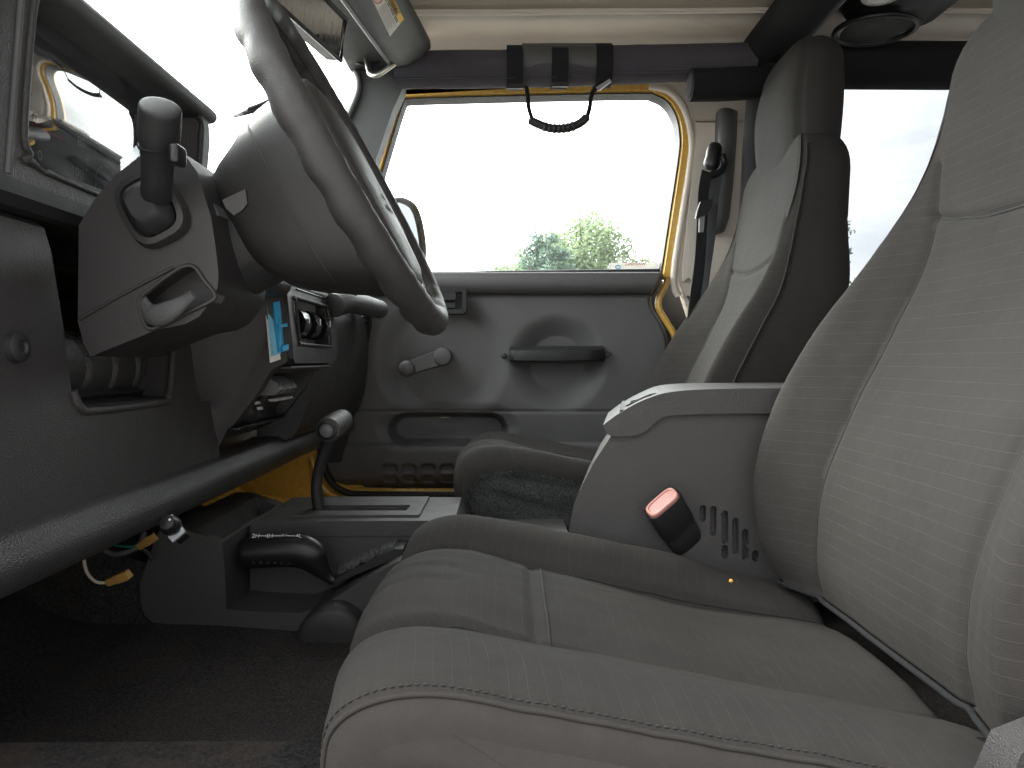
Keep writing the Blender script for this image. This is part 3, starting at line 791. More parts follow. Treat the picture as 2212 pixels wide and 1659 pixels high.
wp = thing('wiper', 'black wiper arm lying on the windshield above the wheel hub', 'wiper', tuple(at(540, 240, 1.30)))
a, b = at(505, 252, 1.30), at(640, 205, 1.30)
tube('blade', [a, a.lerp(b, .3), b], [.003, .006, .006], M['rubber'], wp, 8, None, .6)
tube('arm', [at(535, 236, 1.29), at(562, 226, 1.29), at(640, 190, 1.31)], .0035, M['rubber'], wp, 6)

# rear-view mirror
mr = thing('rear_view_mirror', 'rear view mirror under the windshield header, smeared and reflecting the roof', 'mirror', (-.29, 1.08, .53))
far_b, far_t = at(736, 131, 1.18), at(747, 42, 1.18); nr_b = at(572, -16, .965); nr_t = nr_b + (far_t - far_b)
mn = (far_b - nr_b).cross(far_t - far_b).normalized()
if mn.x < 0: mn = -mn
slab('housing', [nr_b - mn * .003, far_b - mn * .003, far_t - mn * .003, nr_t - mn * .003], -mn, .022, M['black'], mr, .006)
mm, nt, bb, P = base('mirror_smear')
bb.inputs['Metallic'].default_value = 1; bb.inputs['Base Color'].default_value = (.8, .82, .84, 1)
mp = nt.nodes.new('ShaderNodeMapping'); mp.inputs['Rotation'].default_value = (.7, .2, .3); mp.inputs['Scale'].default_value = (1, 6, 1); nt.links.new(P, mp.inputs['Vector'])
nt.links.new(maprange(nt, noise_node(nt, mp.outputs[0], 40, 8, .7), .4, .75, .02, .35), bb.inputs['Roughness'])
ins = lambda p: (p - (nr_b + far_t) / 2) * .93 + (nr_b + far_t) / 2
slab('mirror_glass', [ins(p) - mn * .001 for p in (nr_b, far_b, far_t, nr_t)], -mn, .003, mm, mr, .0008)
tube('bezel', [nr_b, far_b, far_t, nr_t], .0035, M['black'], mr, 8, None, 1, True)
tube('stalk', [(nr_b + far_t) / 2 - mn * .02, (nr_b + far_t) / 2 - mn * .05 + Vector((0, 0, .05)), (nr_b + far_t) / 2 - mn * .07 + Vector((-.0, 0, .13))], .008, M['black'], mr, 10)

# sun visor
vz = thing('sun_visor', 'dark grey padded sun visor folded up, with a yellow and white warning sticker', 'sun visor', tuple(at(860, 60, 1.45)))
def vsec(Y, k=1.0):
    # cross-section running from the hinge edge (left) to the free edge (right)
    c0 = at(847, 141, 1.58); c1 = at(905, 96, 1.58); n0 = at(745, 0, 1.26)
    t = (1.58 - Y) / .32
    a0 = c0 + (n0 - c0) * t; w = (c1 - c0)
    if w.length: pass
    down = Vector((.52, 0, -.85)).normalized()
    w = Vector((.085, 0, .052)) * k
    pts = []
    prof = [(0, .0), (.04, .006), (.2, .012), (.5, .016), (.8, .015), (.95, .010), (1.0, .0), (.95, -.010), (.8, -.013), (.5, -.013), (.2, -.010), (.04, -.006)]
    mid = a0 + Vector((.085, 0, .052)) * .5
    for u, h in prof: pts.append(mid + w * (u - .5) + down * h * (k ** .5) + Vector((0, .004 * math.sin(u * 3), 0)))
    return pts
vsecs = [vsec(1.04 + .53 * i / 30) for i in range(31)] + [vsec(1.57 + .035 * math.sin(a * math.pi / 16), max(.25, math.cos(a * math.pi / 16)) ** .7) for a in range(1, 8)]
loft('pad', vsecs, M['pillar'], vz, True, True, 60)
tube('hinge_trim', [s[0] + Vector((-.001, 0, -.002)) for s in vsecs[:31]], .0045, M['grey'], vz, 8)
br = at(795, 112, 1.60)
slab('bracket', [at(742, 88, 1.625), at(790, 92, 1.625), at(832, 130, 1.625), at(800, 150, 1.625), at(770, 140, 1.625)], (0, -1, 0), .012, M['black'], vz, .004)
lathe('screw', at(786, 117, 1.612), (0, -1, 0), [(0, .014), (.006, .014), (.008, .011), (.0085, .005), (.0055, .004), (.0055, .0005)], M['steel'], vz, 16)
lathe('screw', at(792, 92, 1.612), (0, -1, 0), [(0, .006), (.003, .006), (.004, .003), (.004, .0004)], M['amber'], vz, 12)
tube('pivot_rod', spl([at(789, 120, 1.60), at(796, 150, 1.585), at(800, 160, 1.57), at(814, 163, 1.56), at(838, 148, 1.56), at(852, 138, 1.565)], 6), .0052, M['metal'], vz, 10)
# warning sticker on the visor pad
s0 = vsecs
A_, B_, C_ = at(812, 20, 1.34), at(845, 79, 1.44), at(871, 45, 1.44)
r_ = (B_ - A_).normalized(); u_ = (C_ - B_); u_ = (u_ - r_ * u_.dot(r_)).normalized(); n_ = r_.cross(u_).normalized()
if n_.z > 0: n_ = -n_
def onv(px, py, lift):
    """point on the underside of the visor pad seen at a pixel, lifted off it"""
    d = CM @ Vector(((px - CX) / F_PX, -(py - CY) / F_PX, -1.0))
    best = None
    for i in range(30):
        for j in range(1, 6):
            a, b, c, e = vsecs[i][j], vsecs[i + 1][j], vsecs[i + 1][j + 1], vsecs[i][j + 1]
            for tri in ((a, b, c), (a, c, e)):
                nn = (tri[1] - tri[0]).cross(tri[2] - tri[0]); dn = nn.dot(d)
                if abs(dn) < 1e-12: continue
                t = nn.dot(tri[0]) / dn; p = d * t
                w0 = (tri[1] - tri[0]).cross(p - tri[0]).dot(nn); w1 = (tri[2] - tri[1]).cross(p - tri[1]).dot(nn); w2 = (tri[0] - tri[2]).cross(p - tri[2]).dot(nn)
                if min(w0, w1, w2) >= -1e-14 and (best is None or t < best[0]): best = (t, p, nn.normalized())
    if best is None: return at(px, py, 1.4)
    n = best[2] if best[2].dot(d) < 0 else -best[2]
    return best[1] + n * lift
def patch(name, quad, mat, parent, lift, nu=10, nv=6):
    """a sheet following the visor, quad in pixels: p00, p10, p11, p01"""
    vs, fs = [], []
    for i in range(nu + 1):
        for j in range(nv + 1):
            u, v = i / nu, j / nv
            x = (quad[0][0] * (1 - u) + quad[1][0] * u) * (1 - v) + (quad[3][0] * (1 - u) + quad[2][0] * u) * v
            y = (quad[0][1] * (1 - u) + quad[1][1] * u) * (1 - v) + (quad[3][1] * (1 - u) + quad[2][1] * u) * v
            vs.append(onv(x, y, lift))
    for i in range(nu):
        for j in range(nv):
            a = i * (nv + 1) + j; fs.append((a, a + 1, a + nv + 2, a + nv + 1))
    return mk(name, vs, fs, mat, parent, 60)
# sticker edges: long axis from (800,-18) to (840,78); across from left edge to right edge
stk = patch('sticker', [(796, -18), (842, 78), (870, 43), (824, -45)], M['paper'], vz, .0009, 14, 8)
yl = patch('sticker_header', [(818, -38), (864, 50), (872, 40), (827, -48)], M['lblyellow'], stk, .0013, 12, 2)
def q_at(u, v):
    Q = [(796, -18), (842, 78), (870, 43), (824, -45)]
    x = (Q[0][0] * (1 - u) + Q[1][0] * u) * (1 - v) + (Q[3][0] * (1 - u) + Q[2][0] * u) * v
    y = (Q[0][1] * (1 - u) + Q[1][1] * u) * (1 - v) + (Q[3][1] * (1 - u) + Q[2][1] * u) * v
    return x, y
pa, pb = onv(*q_at(.3, .89), .0017), onv(*q_at(.95, .89), .0017); pc = onv(*q_at(.6, 1.0), .0017)
text('warning_text', 'WARNING', .0135, onv(*q_at(.62, .90), .0018), pb - pa, pc - onv(*q_at(.6, .8), .0017), M['ink'], stk, .0002)
for k, v in enumerate((.72, .64)):
    for sgm in ((.30, .42), (.44, .56), (.58, .76), (.78, .92)):
        patch('print_line', [q_at(sgm[0], v), q_at(sgm[1], v), q_at(sgm[1], v + .045), q_at(sgm[0], v + .045)], M['ink'], stk, .0015, 3, 1)
for k in range(8):
    v = .06 + k * .068
    patch('print_line', [q_at(.40 if k > 1 else .42, v), q_at(.95 - .05 * (k % 3), v), q_at(.95 - .05 * (k % 3), v + .025), q_at(.40, v + .025)], M['inkgrey'], stk, .0015, 5, 1)
ring = [onv(*q_at(.20 + .13 * math.cos(t), .42 + .36 * math.sin(t)), .0018) for t in [2 * math.pi * k / 28 for k in range(28)]]
tube('prohibition_ring', ring, .0009, M['inkred'], stk, 6, None, 1, True)
tube('prohibition_ring', [ring[4], ring[18]], .0009, M['inkred'], stk, 6)

# ------------------------------------------------------------------ padded roll bar
rb = thing('roll_bar', 'padded black roll bar over the passenger door and behind the seats', 'roll bar', (.3, 1.64, .67))
def padpath(px, Y): return [at(x, y, Y) for x, y in px]
path = spl(padpath([(855, 152), (900, 151), (1000, 150), (1100, 149), (1250, 144), (1400, 139), (1520, 136), (1625, 133)], 1.64), 6)
tube('side_pad', path, [.0405 + .0012 * nz(p, 18, 3) + (.0015 if 20 < i < 30 else 0) for i, p in enumerate(path)], M['bar'], rb, 28)
for dz in (-.026, -.032):
    tube('seam', [p + Vector((0, -.031 - dz * .0, dz)) + Vector((0, 0, .0016 * nz(p, 14, 6))) for p in path], .0018, M['bar'], rb, 6)
# crossbar running across the car behind the seats
cb0 = at(1668, 96, 1.60)
cross = [Vector((cb0.x + .0, y, cb0.z + .008)) for y in [1.66 - 1.22 * i / 24 for i in range(25)]]
tube('cross_pad', cross, [.050 + .001 * nz(p, 15, 1) for p in cross], M['bar_dark'], rb, 28)
tube('strip', [p + Vector((.035, 0, -.030)) for p in cross], .012, M['pillar'], rb, 8)
hoop = spl([at(1668, 100, 1.655), at(1660, 180, 1.655), at(1650, 300, 1.665), at(1640, 450, 1.67), at(1620, 640, 1.68), at(1595, 900, 1.69)], 6)
tube('hoop_pad', hoop, [.046 + .001 * nz(p, 15, 1) for p in hoop], M['bar_dark'], rb, 24)
rear = spl([at(1640, 140, 1.645), at(1800, 141, 1.645), at(2000, 142, 1.645), at(2200, 144, 1.645), at(2600, 160, 1.645)], 6)
tube('rear_pad', rear, .052, M['bar_dark'], rb, 24)
tube('near_side_pad', [Vector((p.x, .52, p.z)) for p in path[::6]], .0405, M['bar'], rb, 16)
# short padded tongue where the side bar meets the hoop
tg = spl([at(1488, 184, 1.60), at(1500, 184, 1.60), at(1560, 183, 1.60), at(1640, 178, 1.61), at(1690, 172, 1.62)], 5)
tube('joint_pad', tg, [.012 if i == 0 else (.028 if i < 3 else .035) for i in range(len(tg))], M['bar_dark'], rb, 20)
# sound bar pod
pod = thing('overhead_speaker_pod', 'black overhead speaker pod hanging behind the seats with round grille and lamp', 'speaker pod', tuple(at(1890, 50, 1.45)))
psecs = []
for i in range(26):
    y = 1.60 - .50 * i / 25
    k = 1.0 if i > 5 else (.45 + .55 * math.sin(i / 5 * math.pi / 2))
    zz = .71; xa, xb = .70, .945
    mid = (xa + xb) / 2
    poly = [(xa, .80), (xa - .005, .76), (xa + .03, zz), (xa + .09, zz - .018), (mid + .02, zz - .018), (xb - .05, zz + .0), (xb - .01, zz + .05), (xb, .80)]
    psecs.append([Vector((mid + (x - mid) * k, y, .80 + (z - .80) * k)) for x, z in poly])
loft('shell', psecs, M['softblack'], pod, True, True, 40)
gc = at(1893, 66, 1.445)
gz_ = .692
gc = Vector((gc.x, 1.43, gz_)); gc = at(1890, 72, 1.50); gc.z = gz_ 
lathe('grille', gc, (0, 0, -1), [(-.002, .0005), (.004, .03), (.003, .058), (.0, .066)], M['grille'], pod, 32, 1.1)
tube('grille_ring', [gc + Vector((.074 * math.sin(t) * 1.08, .068 * math.cos(t), -.001)) for t in [2 * math.pi * k / 40 for k in range(40)]], .006, M['black'], pod, 8, None, 1, True)
lc = at(1915, -14, 1.34); lc.z = gz_
lathe('dome_lamp', lc, (0, 0, -1), [(0, .043), (.006, .041), (.011, .032), (.014, .016), (.0145, .001)], M['lamp'], pod, 28, 1.25)
# grab handle strapped to the bar
gh = thing('grab_handle', 'black webbing grab handle with ribbed grip hanging from the roll bar', 'grab handle', tuple(at(1200, 240, 1.60)))
for i, (x, dx) in enumerate(((1112, 0), (1207, -2), (1301, 4))):
    cpt = at(x, 147 - i * 2, 1.64); c2 = at(x + dx, 147 - i * 2, 1.64)
    loop = [cpt + Vector((0, math.cos(t) * .0455, math.sin(t) * .0455)) for t in [2 * math.pi * k / 28 for k in range(28)]]
    loop = loop + [loop[0]]
    st = ribbon('strap', loop, .037, .004, M['strap'], gh, (1, 0, 0))
gp = [at(x, 139, 1.64) for x in (1128, 1170, 1210, 1250, 1285)]
tube('bar_wrap', gp, .0440, M['pillar'], gh, 24)
lp, rp = at(1137, 186, 1.60), at(1297, 186, 1.60)
ribbon('webbing', spl([lp, at(1140, 208, 1.60), at(1142, 232, 1.60), at(1149, 256, 1.60)], 5), .012, .003, M['strap'], gh, (.6, .7, 0))
ribbon('webbing', spl([at(1300, 178, 1.60), at(1282, 196, 1.60), at(1276, 214, 1.60), at(1274, 232, 1.60), at(1267, 256, 1.60)], 5), .012, .003, M['strap'], gh, (.6, .7, 0))
gpath = spl([at(1143, 258, 1.60), at(1160, 267, 1.60), at(1185, 276, 1.60), at(1210, 278, 1.60), at(1235, 274, 1.60), at(1256, 264, 1.60), at(1270, 250, 1.60)], 10)
tube('grip', gpath, [.0095 + (.0022 * max(0, math.sin(i * 1.57)) if 14 < i < 44 else 0) - (.003 if i < 2 or i > len(gpath) - 4 else 0) for i in range(len(gpath))], M['rubber'], gh, 12)
for x, y, s in ((1112, 190, .02), (1210, 186, .02)):
    slab('buckle', [at(x - 18, y - 7, 1.595), at(x + 18, y - 7, 1.595), at(x + 18, y + 3, 1.595), at(x - 18, y + 3, 1.595)], (0, -1, 0), .006, M['black'], gh, .002)
slab('buckle', [at(1288, 190, 1.59), at(1316, 172, 1.59), at(1320, 178, 1.59), at(1292, 198, 1.59)], (0, -1, 0), .006, M['steel'], gh, .002)

# ------------------------------------------------------------------ passenger seat belt on the pillar
sb = thing('seat_belt', 'black seat belt with its guide and tongue hanging on the cream rear pillar', 'seat belt', tuple(at(1550, 420, 1.74)))
cv = []
for (x, y) in [(1574, 236), (1580, 243), (1578, 300), (1570, 400), (1562, 470), (1552, 500), (1548, 504)]:
    c = at(x - 8, y, 1.765); w = .024 if 240 < y < 503 else .014
    cv.append([c + Vector((math.cos(t) * w, -math.sin(t) * w * .8, 0)) for t in [math.pi * k / 12 for k in range(13)]] + [c + Vector((-w, .02, 0)), c + Vector((w, .02, 0))])
loft('pillar_cover', cv, M['pillar'], sb, True, True, 45)
gd = spl([at(1546, 312, 1.715), at(1540, 340, 1.71), at(1534, 368, 1.715)], 5)
tube('anchor', gd, [.013, .016, .018, .019, .019, .018, .019, .02, .019, .016, .012][:len(gd)], M['black'], sb, 14, None, .8)
tube('guide_loop', spl([at(1560, 335, 1.71), at(1566, 356, 1.705), at(1555, 372, 1.70), at(1535, 378, 1.70)], 5), .0085, M['black'], sb, 10)
ribbon('webbing', spl([at(1527, 370, 1.70), at(1520, 410, 1.70), at(1517, 470, 1.70), at(1512, 560, 1.70), at(1502, 640, 1.69), at(1492, 720, 1.68)], 6), .032, .0018, M['beltweb'], sb, (1, .5, 0))
ribbon('webbing', spl([at(1548, 375, 1.70), at(1540, 430, 1.71), at(1534, 500, 1.71), at(1520, 600, 1.71), at(1508, 700, 1.70)], 6), .028, .0018, M['beltweb'], sb, (.9, -.5, 0))
tn = at(1519, 455, 1.692)
slab('tongue', [at(1503, 458, 1.69), at(1510, 438, 1.69), at(1536, 432, 1.69), at(1534, 450, 1.69), at(1524, 466, 1.69), at(1500, 474, 1.69)], (0, -1, 0), .014, M['black'], sb, .004)
bl = slab('tongue_blade', [at(1510, 468, 1.685), at(1522, 466, 1.685), at(1519, 502, 1.685), at(1509, 502, 1.685)], (0, -1, 0), .003, M['steel'], sb, .001)
slab('tongue_slot', [at(1513.5, 475, 1.6835), at(1518, 474, 1.6835), at(1516.5, 494, 1.6835), at(1512.5, 494, 1.6835)], (0, -1, 0), .0012, M['ink'], bl)
# ------------------------------------------------------------------ passenger door
door = thing('car_door', 'dark grey passenger door panel in a yellow frame with its window', 'car door', (.1, 1.80, -.1))
DY = 1.80
def relief(x, y):
    """how far the door skin comes towards the cabin (m) at photo pixel x, y"""
    h = 0.0
    # padded belt roll along the top
    t = (y - 590) / 47.0
    if 0 <= t <= 1: h += .034 * math.sqrt(max(0, 1 - (2 * max(t, .0) - 0.9) ** 2 / 1.25))
    h += .004 * sm(600, 590, y)
    h -= .004 * math.exp(-((y - 638) / 2.6) ** 2)
    # round dish behind the pull strap
    d = math.hypot(x - 1205, (y - 785))
    h -= .034 * sm(112, 40, d) if d > 60 else .034 * sm(112, 40, 60) + .004 * (1 - d / 60)
    d = math.hypot(x - 955, (y - 775) * .98)
    h -= .020 * sm(152, 95, d) * sm(600, 700, y) * (1 if d < 152 else 0)
    # step above the map pocket
    h -= .040 * sm(884, 893, y) * sm(1005, 940, math.hypot((x - 955), 0) + 0 * y) * 0
    lo = sm(884, 896, y)
    h += .012 * lo * 0
    def rr(x, y, x0, x1, y0, y1, r, soft):
        dx = max(x0 + r - x, 0, x - (x1 - r)); dy = max(y0 + r - y, 0, y - (y1 - r)); d = math.hypot(dx, dy) - r
        return sm(soft, -soft, d)
    h -= .045 * rr(x, y, 842, 1092, 898, 958, 34, 8)                 # map pocket
    flare = rr(x, y, 820, 1112, 884, 962, 50, 16)
    h -= .010 * flare
    h += .010 * sm(955, 964, y) * sm(1085, 1000, y)                  # lower moulding
    h -= .003 * math.exp(-((y - 889) / 3) ** 2)
    for k in range(8):                                               # louvre slots
        for row in (0, 1):
            cx0 = 843 + k * 41
            h -= .010 * rr(x, y, cx0 - 15, cx0 + 15, 1003 + row * 24, 1019 + row * 24, 8, 3)
    h -= .03 * sm(1030, 1064, y)
    return h
def xr(y): return interp(y, [(580, 1429), (590, 1434), (600, 1433), (640, 1414), (665, 1417), (690, 1432), (720, 1446), (750, 1451), (790, 1447), (840, 1440), (1070, 1436)])
vs, fs = [], []
NX, NY = 300, 210
for j in range(NY + 1):
    y = 588 + (1058 - 588) * j / NY
    x1 = xr(y); x0 = 700 + 20 * sm(1000, 1058, y) + 30 * sm(1035, 1058, y) ** 2
    for i in range(NX + 1):
        u = i / NX; x = x0 + (x1 - x0) * u
        h = relief(x, y) + .0006 * nz((x * .01, y * .01, 0), 1.5, 2)
        h -= .034 * sm(14, 0, x1 - x) + .012 * sm(12, 0, x - x0)
        p = at(x, y, DY); vs.append((p.x, DY - h, p.z))
for j in range(NY):
    for i in range(NX):
        a = j * (NX + 1) + i; fs.append((a, a + 1, a + NX + 2, a + NX + 1))
# close the skin into a solid
bidx = [i for i in range(NX + 1)] + [j * (NX + 1) + NX for j in range(1, NY + 1)] + [NY * (NX + 1) + i for i in range(NX - 1, -1, -1)] + [j * (NX + 1) for j in range(NY - 1, 0, -1)]
o = len(vs)
for b in bidx: vs.append((vs[b][0], DY + .055, vs[b][2]))
nb = len(bidx)
for k in range(nb): fs.append((bidx[k], o + k, o + (k + 1) % nb, bidx[(k + 1) % nb]))
mk('door_panel', vs, fs, M['door'], door, 60)
# yellow door shell edge following the panel
pe = [at(x, y, 1.815) for x, y in [(1437, 586), (1441, 606), (1424, 645), (1424, 668), (1440, 696), (1455, 722), (1461, 752), (1456, 790), (1447, 830), (1443, 1040)]]
tube('door_edge', spl(pe, 8), .0105, M['yellow'], door, 10, (0, 1, 0), .8)
pe = [at(x, y, 1.815) for x, y in [(684, 950), (694, 995), (712, 1034), (748, 1056), (800, 1060), (1000, 1061), (1443, 1057)]]
tube('door_edge', spl(pe, 8), .0085, M['yellow'], door, 10)
prism_y('outer_skin', xz([(690, 612), (1400, 612), (1395, 640), (1415, 720), (1425, 1040), (1420, 1062), (760, 1064), (710, 1040), (690, 960)], 1.87), 1.862, 1.885, M['yellow'], door, .004)
# window frame: flat yellow band
fp = spl([at(x, y, 1.81) for x, y in [(760, 560), (800, 420), (838, 290), (858, 226), (866, 209), (880, 203), (1000, 199), (1200, 194), (1385, 191), (1420, 196), (1450, 214), (1471, 250), (1479, 292), (1477, 340), (1456, 480), (1438, 600)]], 7)
def band(name, path, wid, y0, y1, mat, off=0.0):
    secs = []
    for i, p in enumerate(path):
        t = (path[min(i + 1, len(path) - 1)] - path[max(i - 1, 0)]).normalized(); n = Vector((t.z, 0, -t.x))
        c = p + n * off; w = wid / 2
        secs.append([Vector((c.x + n.x * a * w, yy, c.z + n.z * a * w)) for a, yy in ((-1, y0 + .004), (-.7, y0), (.7, y0), (1, y0 + .004), (1, y1), (-1, y1))])
    return loft(name, secs, mat, door, True, True, 40)
band('window_frame', fp, .022, 1.80, 1.86, M['yellow'])
band('window_seal', fp, .003, 1.806, 1.85, M['rubber'], -.0145)
band('frame_lip', fp, .003, 1.804, 1.85, M['rubber'], .0145)
prism_y('window_glass', xz([(752, 600), (800, 415), (862, 206), (1390, 188), (1452, 210), (1480, 290), (1440, 600)], 1.84), 1.838, 1.842, M['glass'], door)
# belt line strip
tube('belt_seal', [at(760, 593, 1.822), at(1100, 588.5, 1.822), at(1434, 584.5, 1.822)], .005, M['rubber'], door, 8)
M['sticker'] = leafmat('translucent_sticker', (0.72, 0.71, 0.68))
# glass etching: sticker seen from behind and small white marks
stq = slab('window_sticker', [at(1316, 583.5, 1.836), at(1422, 582.5, 1.836), at(1422, 567, 1.836), at(1316, 568, 1.836)], (0, 1, 0), .0006, M['sticker'], door)
text('sticker_text', 'WARNING', .011, at(1372, 571, 1.8355), (-1, 0, 0), (0, 0, 1), M['inkred'], stq)
text('glass_mark', '00040', .011, at(1342, 559, 1.836), (-1, 0, 0), (0, 0, 1), M['white'], door)
text('glass_mark', '0060', .009, at(1346, 564.5, 1.836), (-1, 0, 0), (0, 0, 1), M['white'], door)
tube('sticker_emblem', [at(1335 + 5 * math.cos(t), 577 + 3.6 * math.sin(t), 1.8352) for t in [6.283 * k / 16 for k in range(16)]], .0012, M['blue'], stq, 6, None, 1, True)
# pull strap in its recess
psurf = DY - .016
hb = prism_y('pull_strap_pocket', [(p[0], p[1]) for p in xz([(1100, 752), (1104, 748), (1302, 747), (1307, 751), (1307, 780), (1302, 785), (1104, 786), (1100, 782)], DY - .01)], DY - .012, DY + .01, M['softblack'], door, .002)
ps = [at(1101, 768, DY - .012), at(1112, 768, DY - .022), at(1140, 768, DY - .035), at(1205, 768, DY - .042), at(1270, 767, DY - .036), at(1294, 767, DY - .024), at(1305, 767, DY - .012)]
secs = []
for i, p in enumerate(spl(ps, 6)):
    h = .0158
    secs.append([p + Vector((0, dy, dz)) for dz, dy in ((h, .002), (h * .8, -.004), (0, -.006), (-h * .8, -.004), (-h, .002), (-h * .8, .004), (h * .8, .004))])
loft('pull_strap', secs, M['softblack'], door, True, True, 50)
for x in (1088, 1313):
    lathe('screw', at(x, 768 if x < 1200 else 766, DY - .004), (0, -1, 0), [(-.004, .0075), (.003, .0075), (.006, .0055), (.007, .003), (.005, .0025), (.005, .0003)], M['pillar'], door, 16)
# window crank
ck = lathe('window_crank', at(957, 770, DY - .018), (0, -1, 0), [(-.03, .022), (.0, .023), (.014, .023), (.019, .020), (.021, .012), (.0215, .001)], M['grey'], door, 28)
ck.data.materials.clear(); ck.data.materials.append(M['door'])
a, b = at(957, 771, DY - .022), at(882, 795, DY - .032)
secs = []
for k in range(9):
    t = k / 8; c = a.lerp(b, t); w = .0215 * (1 - t) + .0165 * t
    dn = Vector((-(b - a).z, 0, (b - a).x)).normalized()
    secs.append([c + dn * w, c + dn * w * .85 + Vector((0, -.006, 0)), c - dn * w * .85 + Vector((0, -.006, 0)), c - dn * w, c - dn * w + Vector((0, .012, 0)), c + dn * w + Vector((0, .012, 0))])
loft('crank_arm', secs, M['door'], ck, True, True, 40)
lathe('crank_knob', at(880, 796, DY - .034), (0, -1, 0), [(-.01, .0195), (.004, .0205), (.014, .020), (.019, .017), (.022, .010), (.0225, .001)], M['door'], ck, 28)
# inside latch handle
lx = xz([(962, 622), (1004, 620), (1008, 626), (1008, 672), (1002, 678), (930, 679), (930, 622)], DY - .02)
lh = prism_y('latch_bezel', lx, DY - .030, DY + .01, M['softblack'], door, .004)
cut(lh, [bm_prism_y(xz([(925, 632), (998, 630), (998, 668), (925, 669)], DY - .03), DY - .08, DY - .014, .002)])
prism_y('latch_lever', xz([(930, 634), (984, 632), (986, 640), (984, 649), (930, 650)], DY - .02), DY - .036, DY - .018, M['black'], lh, .004)
prism_y('lock_slide', xz([(930, 655), (984, 654), (984, 665), (930, 666)], DY - .02), DY - .026, DY - .016, M['black'], lh, .002)
# side mirror outside
mp_ = spl([at(x, y, 2.0 + (x - 880) * .0016) for x, y in [(845, 450), (858, 432), (880, 436), (898, 452), (910, 490), (916, 545), (905, 580), (850, 585), (838, 540)]], 6, True)
sm_ = tube('side_mirror', mp_, .0075, M['rubber'], door, 8, None, 1, True)
mk('mirror_glass', [p + Vector((-.003, .003, 0)) for p in mp_], [tuple(range(len(mp_)))], M['mirror'], sm_)
# striker loop on the jamb
st = tube('striker', [at(1420, 835, 1.775), at(1420, 810, 1.775), at(1428, 804, 1.775), at(1445, 804, 1.775), at(1450, 812, 1.775)], .007, M['yellow'], body, 8)

# ------------------------------------------------------------------ centre console
con = thing('center_console', 'dark grey plastic floor console with tray, armrest bin and shift plate', 'console', (.2, 1.1, -.38))
low = [(330, 1345), (312, 1330), (303, 1300), (302, 1260), (318, 1215), (333, 1170), (346, 1142), (400, 1144), (480, 1172), (486, 1250), (488, 1316), (560, 1322), (650, 1325), (700, 1306), (770, 1262), (860, 1212), (1080, 1212), (1250, 1212), (1250, 1500), (900, 1440), (660, 1378)]
lb = prism_y('lower_body', xz(low, .97), .97, 1.24, M['console'], con, .013, 4)
# tray scooped out of the front top
tr = [at(x, y, .97) for x, y in [(420, 1150), (462, 1166)]]
cut(lb, [bm_prism_y([(-.395, -.20), (-.405, -.25), (-.388, -.275), (-.375, -.285), (-.315, -.285), (-.315, -.262), (-.405, -.20)][::1] and [(-.425, -.20), (-.425, -.248), (-.41, -.27), (-.398, -.285), (-.402, -.285), (-.401, -.20)], .99, 1.22)] if False else
     [bm_prism_y([(-.425, -.15), (-.428, -.240), (-.420, -.262), (-.398, -.268), (-.391, -.258), (-.388, -.15)], .985, 1.215, .004)])
ub = prism_y('shift_deck', [(-.378, -.245), (-.370, -.2385), (-.16, -.2385), (-.075, -.2385), (-.06, -.26), (-.05, -.45), (-.382, -.45)], 1.052, 1.236, M['console'], con, .006)
prism_y('deck_seam', [(-.379, -.2625), (-.062, -.2625), (-.062, -.2605), (-.379, -.2605)], 1.0510, 1.06, M['ink'], con)
# shift plate with its gate slot
pl = from_bm('shift_plate', bm_slab([(-.325, 1.075, -.2385), (-.13, 1.075, -.2385), (-.13, 1.222, -.2385), (-.325, 1.222, -.2385)], (0, 0, 1), .004, .0018), M['console'], con)
def bmbox(c, s, bev=0):
    b = bmesh.new(); bmesh.ops.create_cube(b, size=1)
    for v in b.verts: v.co = Vector((c[0] + v.co.x * s[0], c[1] + v.co.y * s[1], c[2] + v.co.z * s[2]))
    if bev: bmesh.ops.bevel(b, geom=list(b.edges), offset=bev, segments=2, profile=.5, affect='EDGES')
    return b
slot = (-.2275, 1.128, -.235)
cut(pl, [bmbox(slot, (.150, .042, .03), .004)]); cut(ub, [bmbox((slot[0], slot[1], -.25), (.142, .036, .05), .003)])
rbox('gate_strip', (slot[0], slot[1] + .006, -.243), (.13, .010, .004), M['black'], con, None, .001)
rbox('gate_strip', (slot[0], slot[1] - .010, -.243), (.13, .006, .004), M['gloss'], con, None, .001)
# sloped boot strip beside the transfer lever
bs = [at(712, 1250, 1.0), at(850, 1180, 1.0)]
d_ = (bs[1] - bs[0]).normalized()
prism_y('brush_slot', [(p.x, p.z) for p in (at(704, 1268, 1.0), at(712, 1256, 1.0), at(850, 1186, 1.0), at(870, 1186, 1.0), at(870, 1200, 1.0))], 1.0, 1.06, M['softblack'], con, .003)
bv, bf = [], []
for k in range(500):
    t = random.random(); c = at(728, 1248, .998).lerp(at(850, 1187, .998), t) + Vector((0, random.uniform(-.002, .03), random.uniform(.001, .006)))
    e = c + Vector((random.uniform(-.003, .003), random.uniform(-.006, .002), random.uniform(.003, .010))); s = Vector((.0006, 0, .0003)); b0 = len(bv)
    bv += [c - s, c + s, e]; bf.append((b0, b0 + 1, b0 + 2))
mk('brush', bv, bf, M['grey'], con)['kind'] = 'stuff'
# rounded foot at the seat end
fsec = lathe_data(at(716, 1383, .945), (0, -1, 0), [(-.09, .044), (-.02, .047), (.000, .0465), (.005, .044), (.008, .038), (.0095, .02), (.0098, .001)], 30)
loft('foot_cover', fsec, M['dash_dark'], con, True, True, 50)
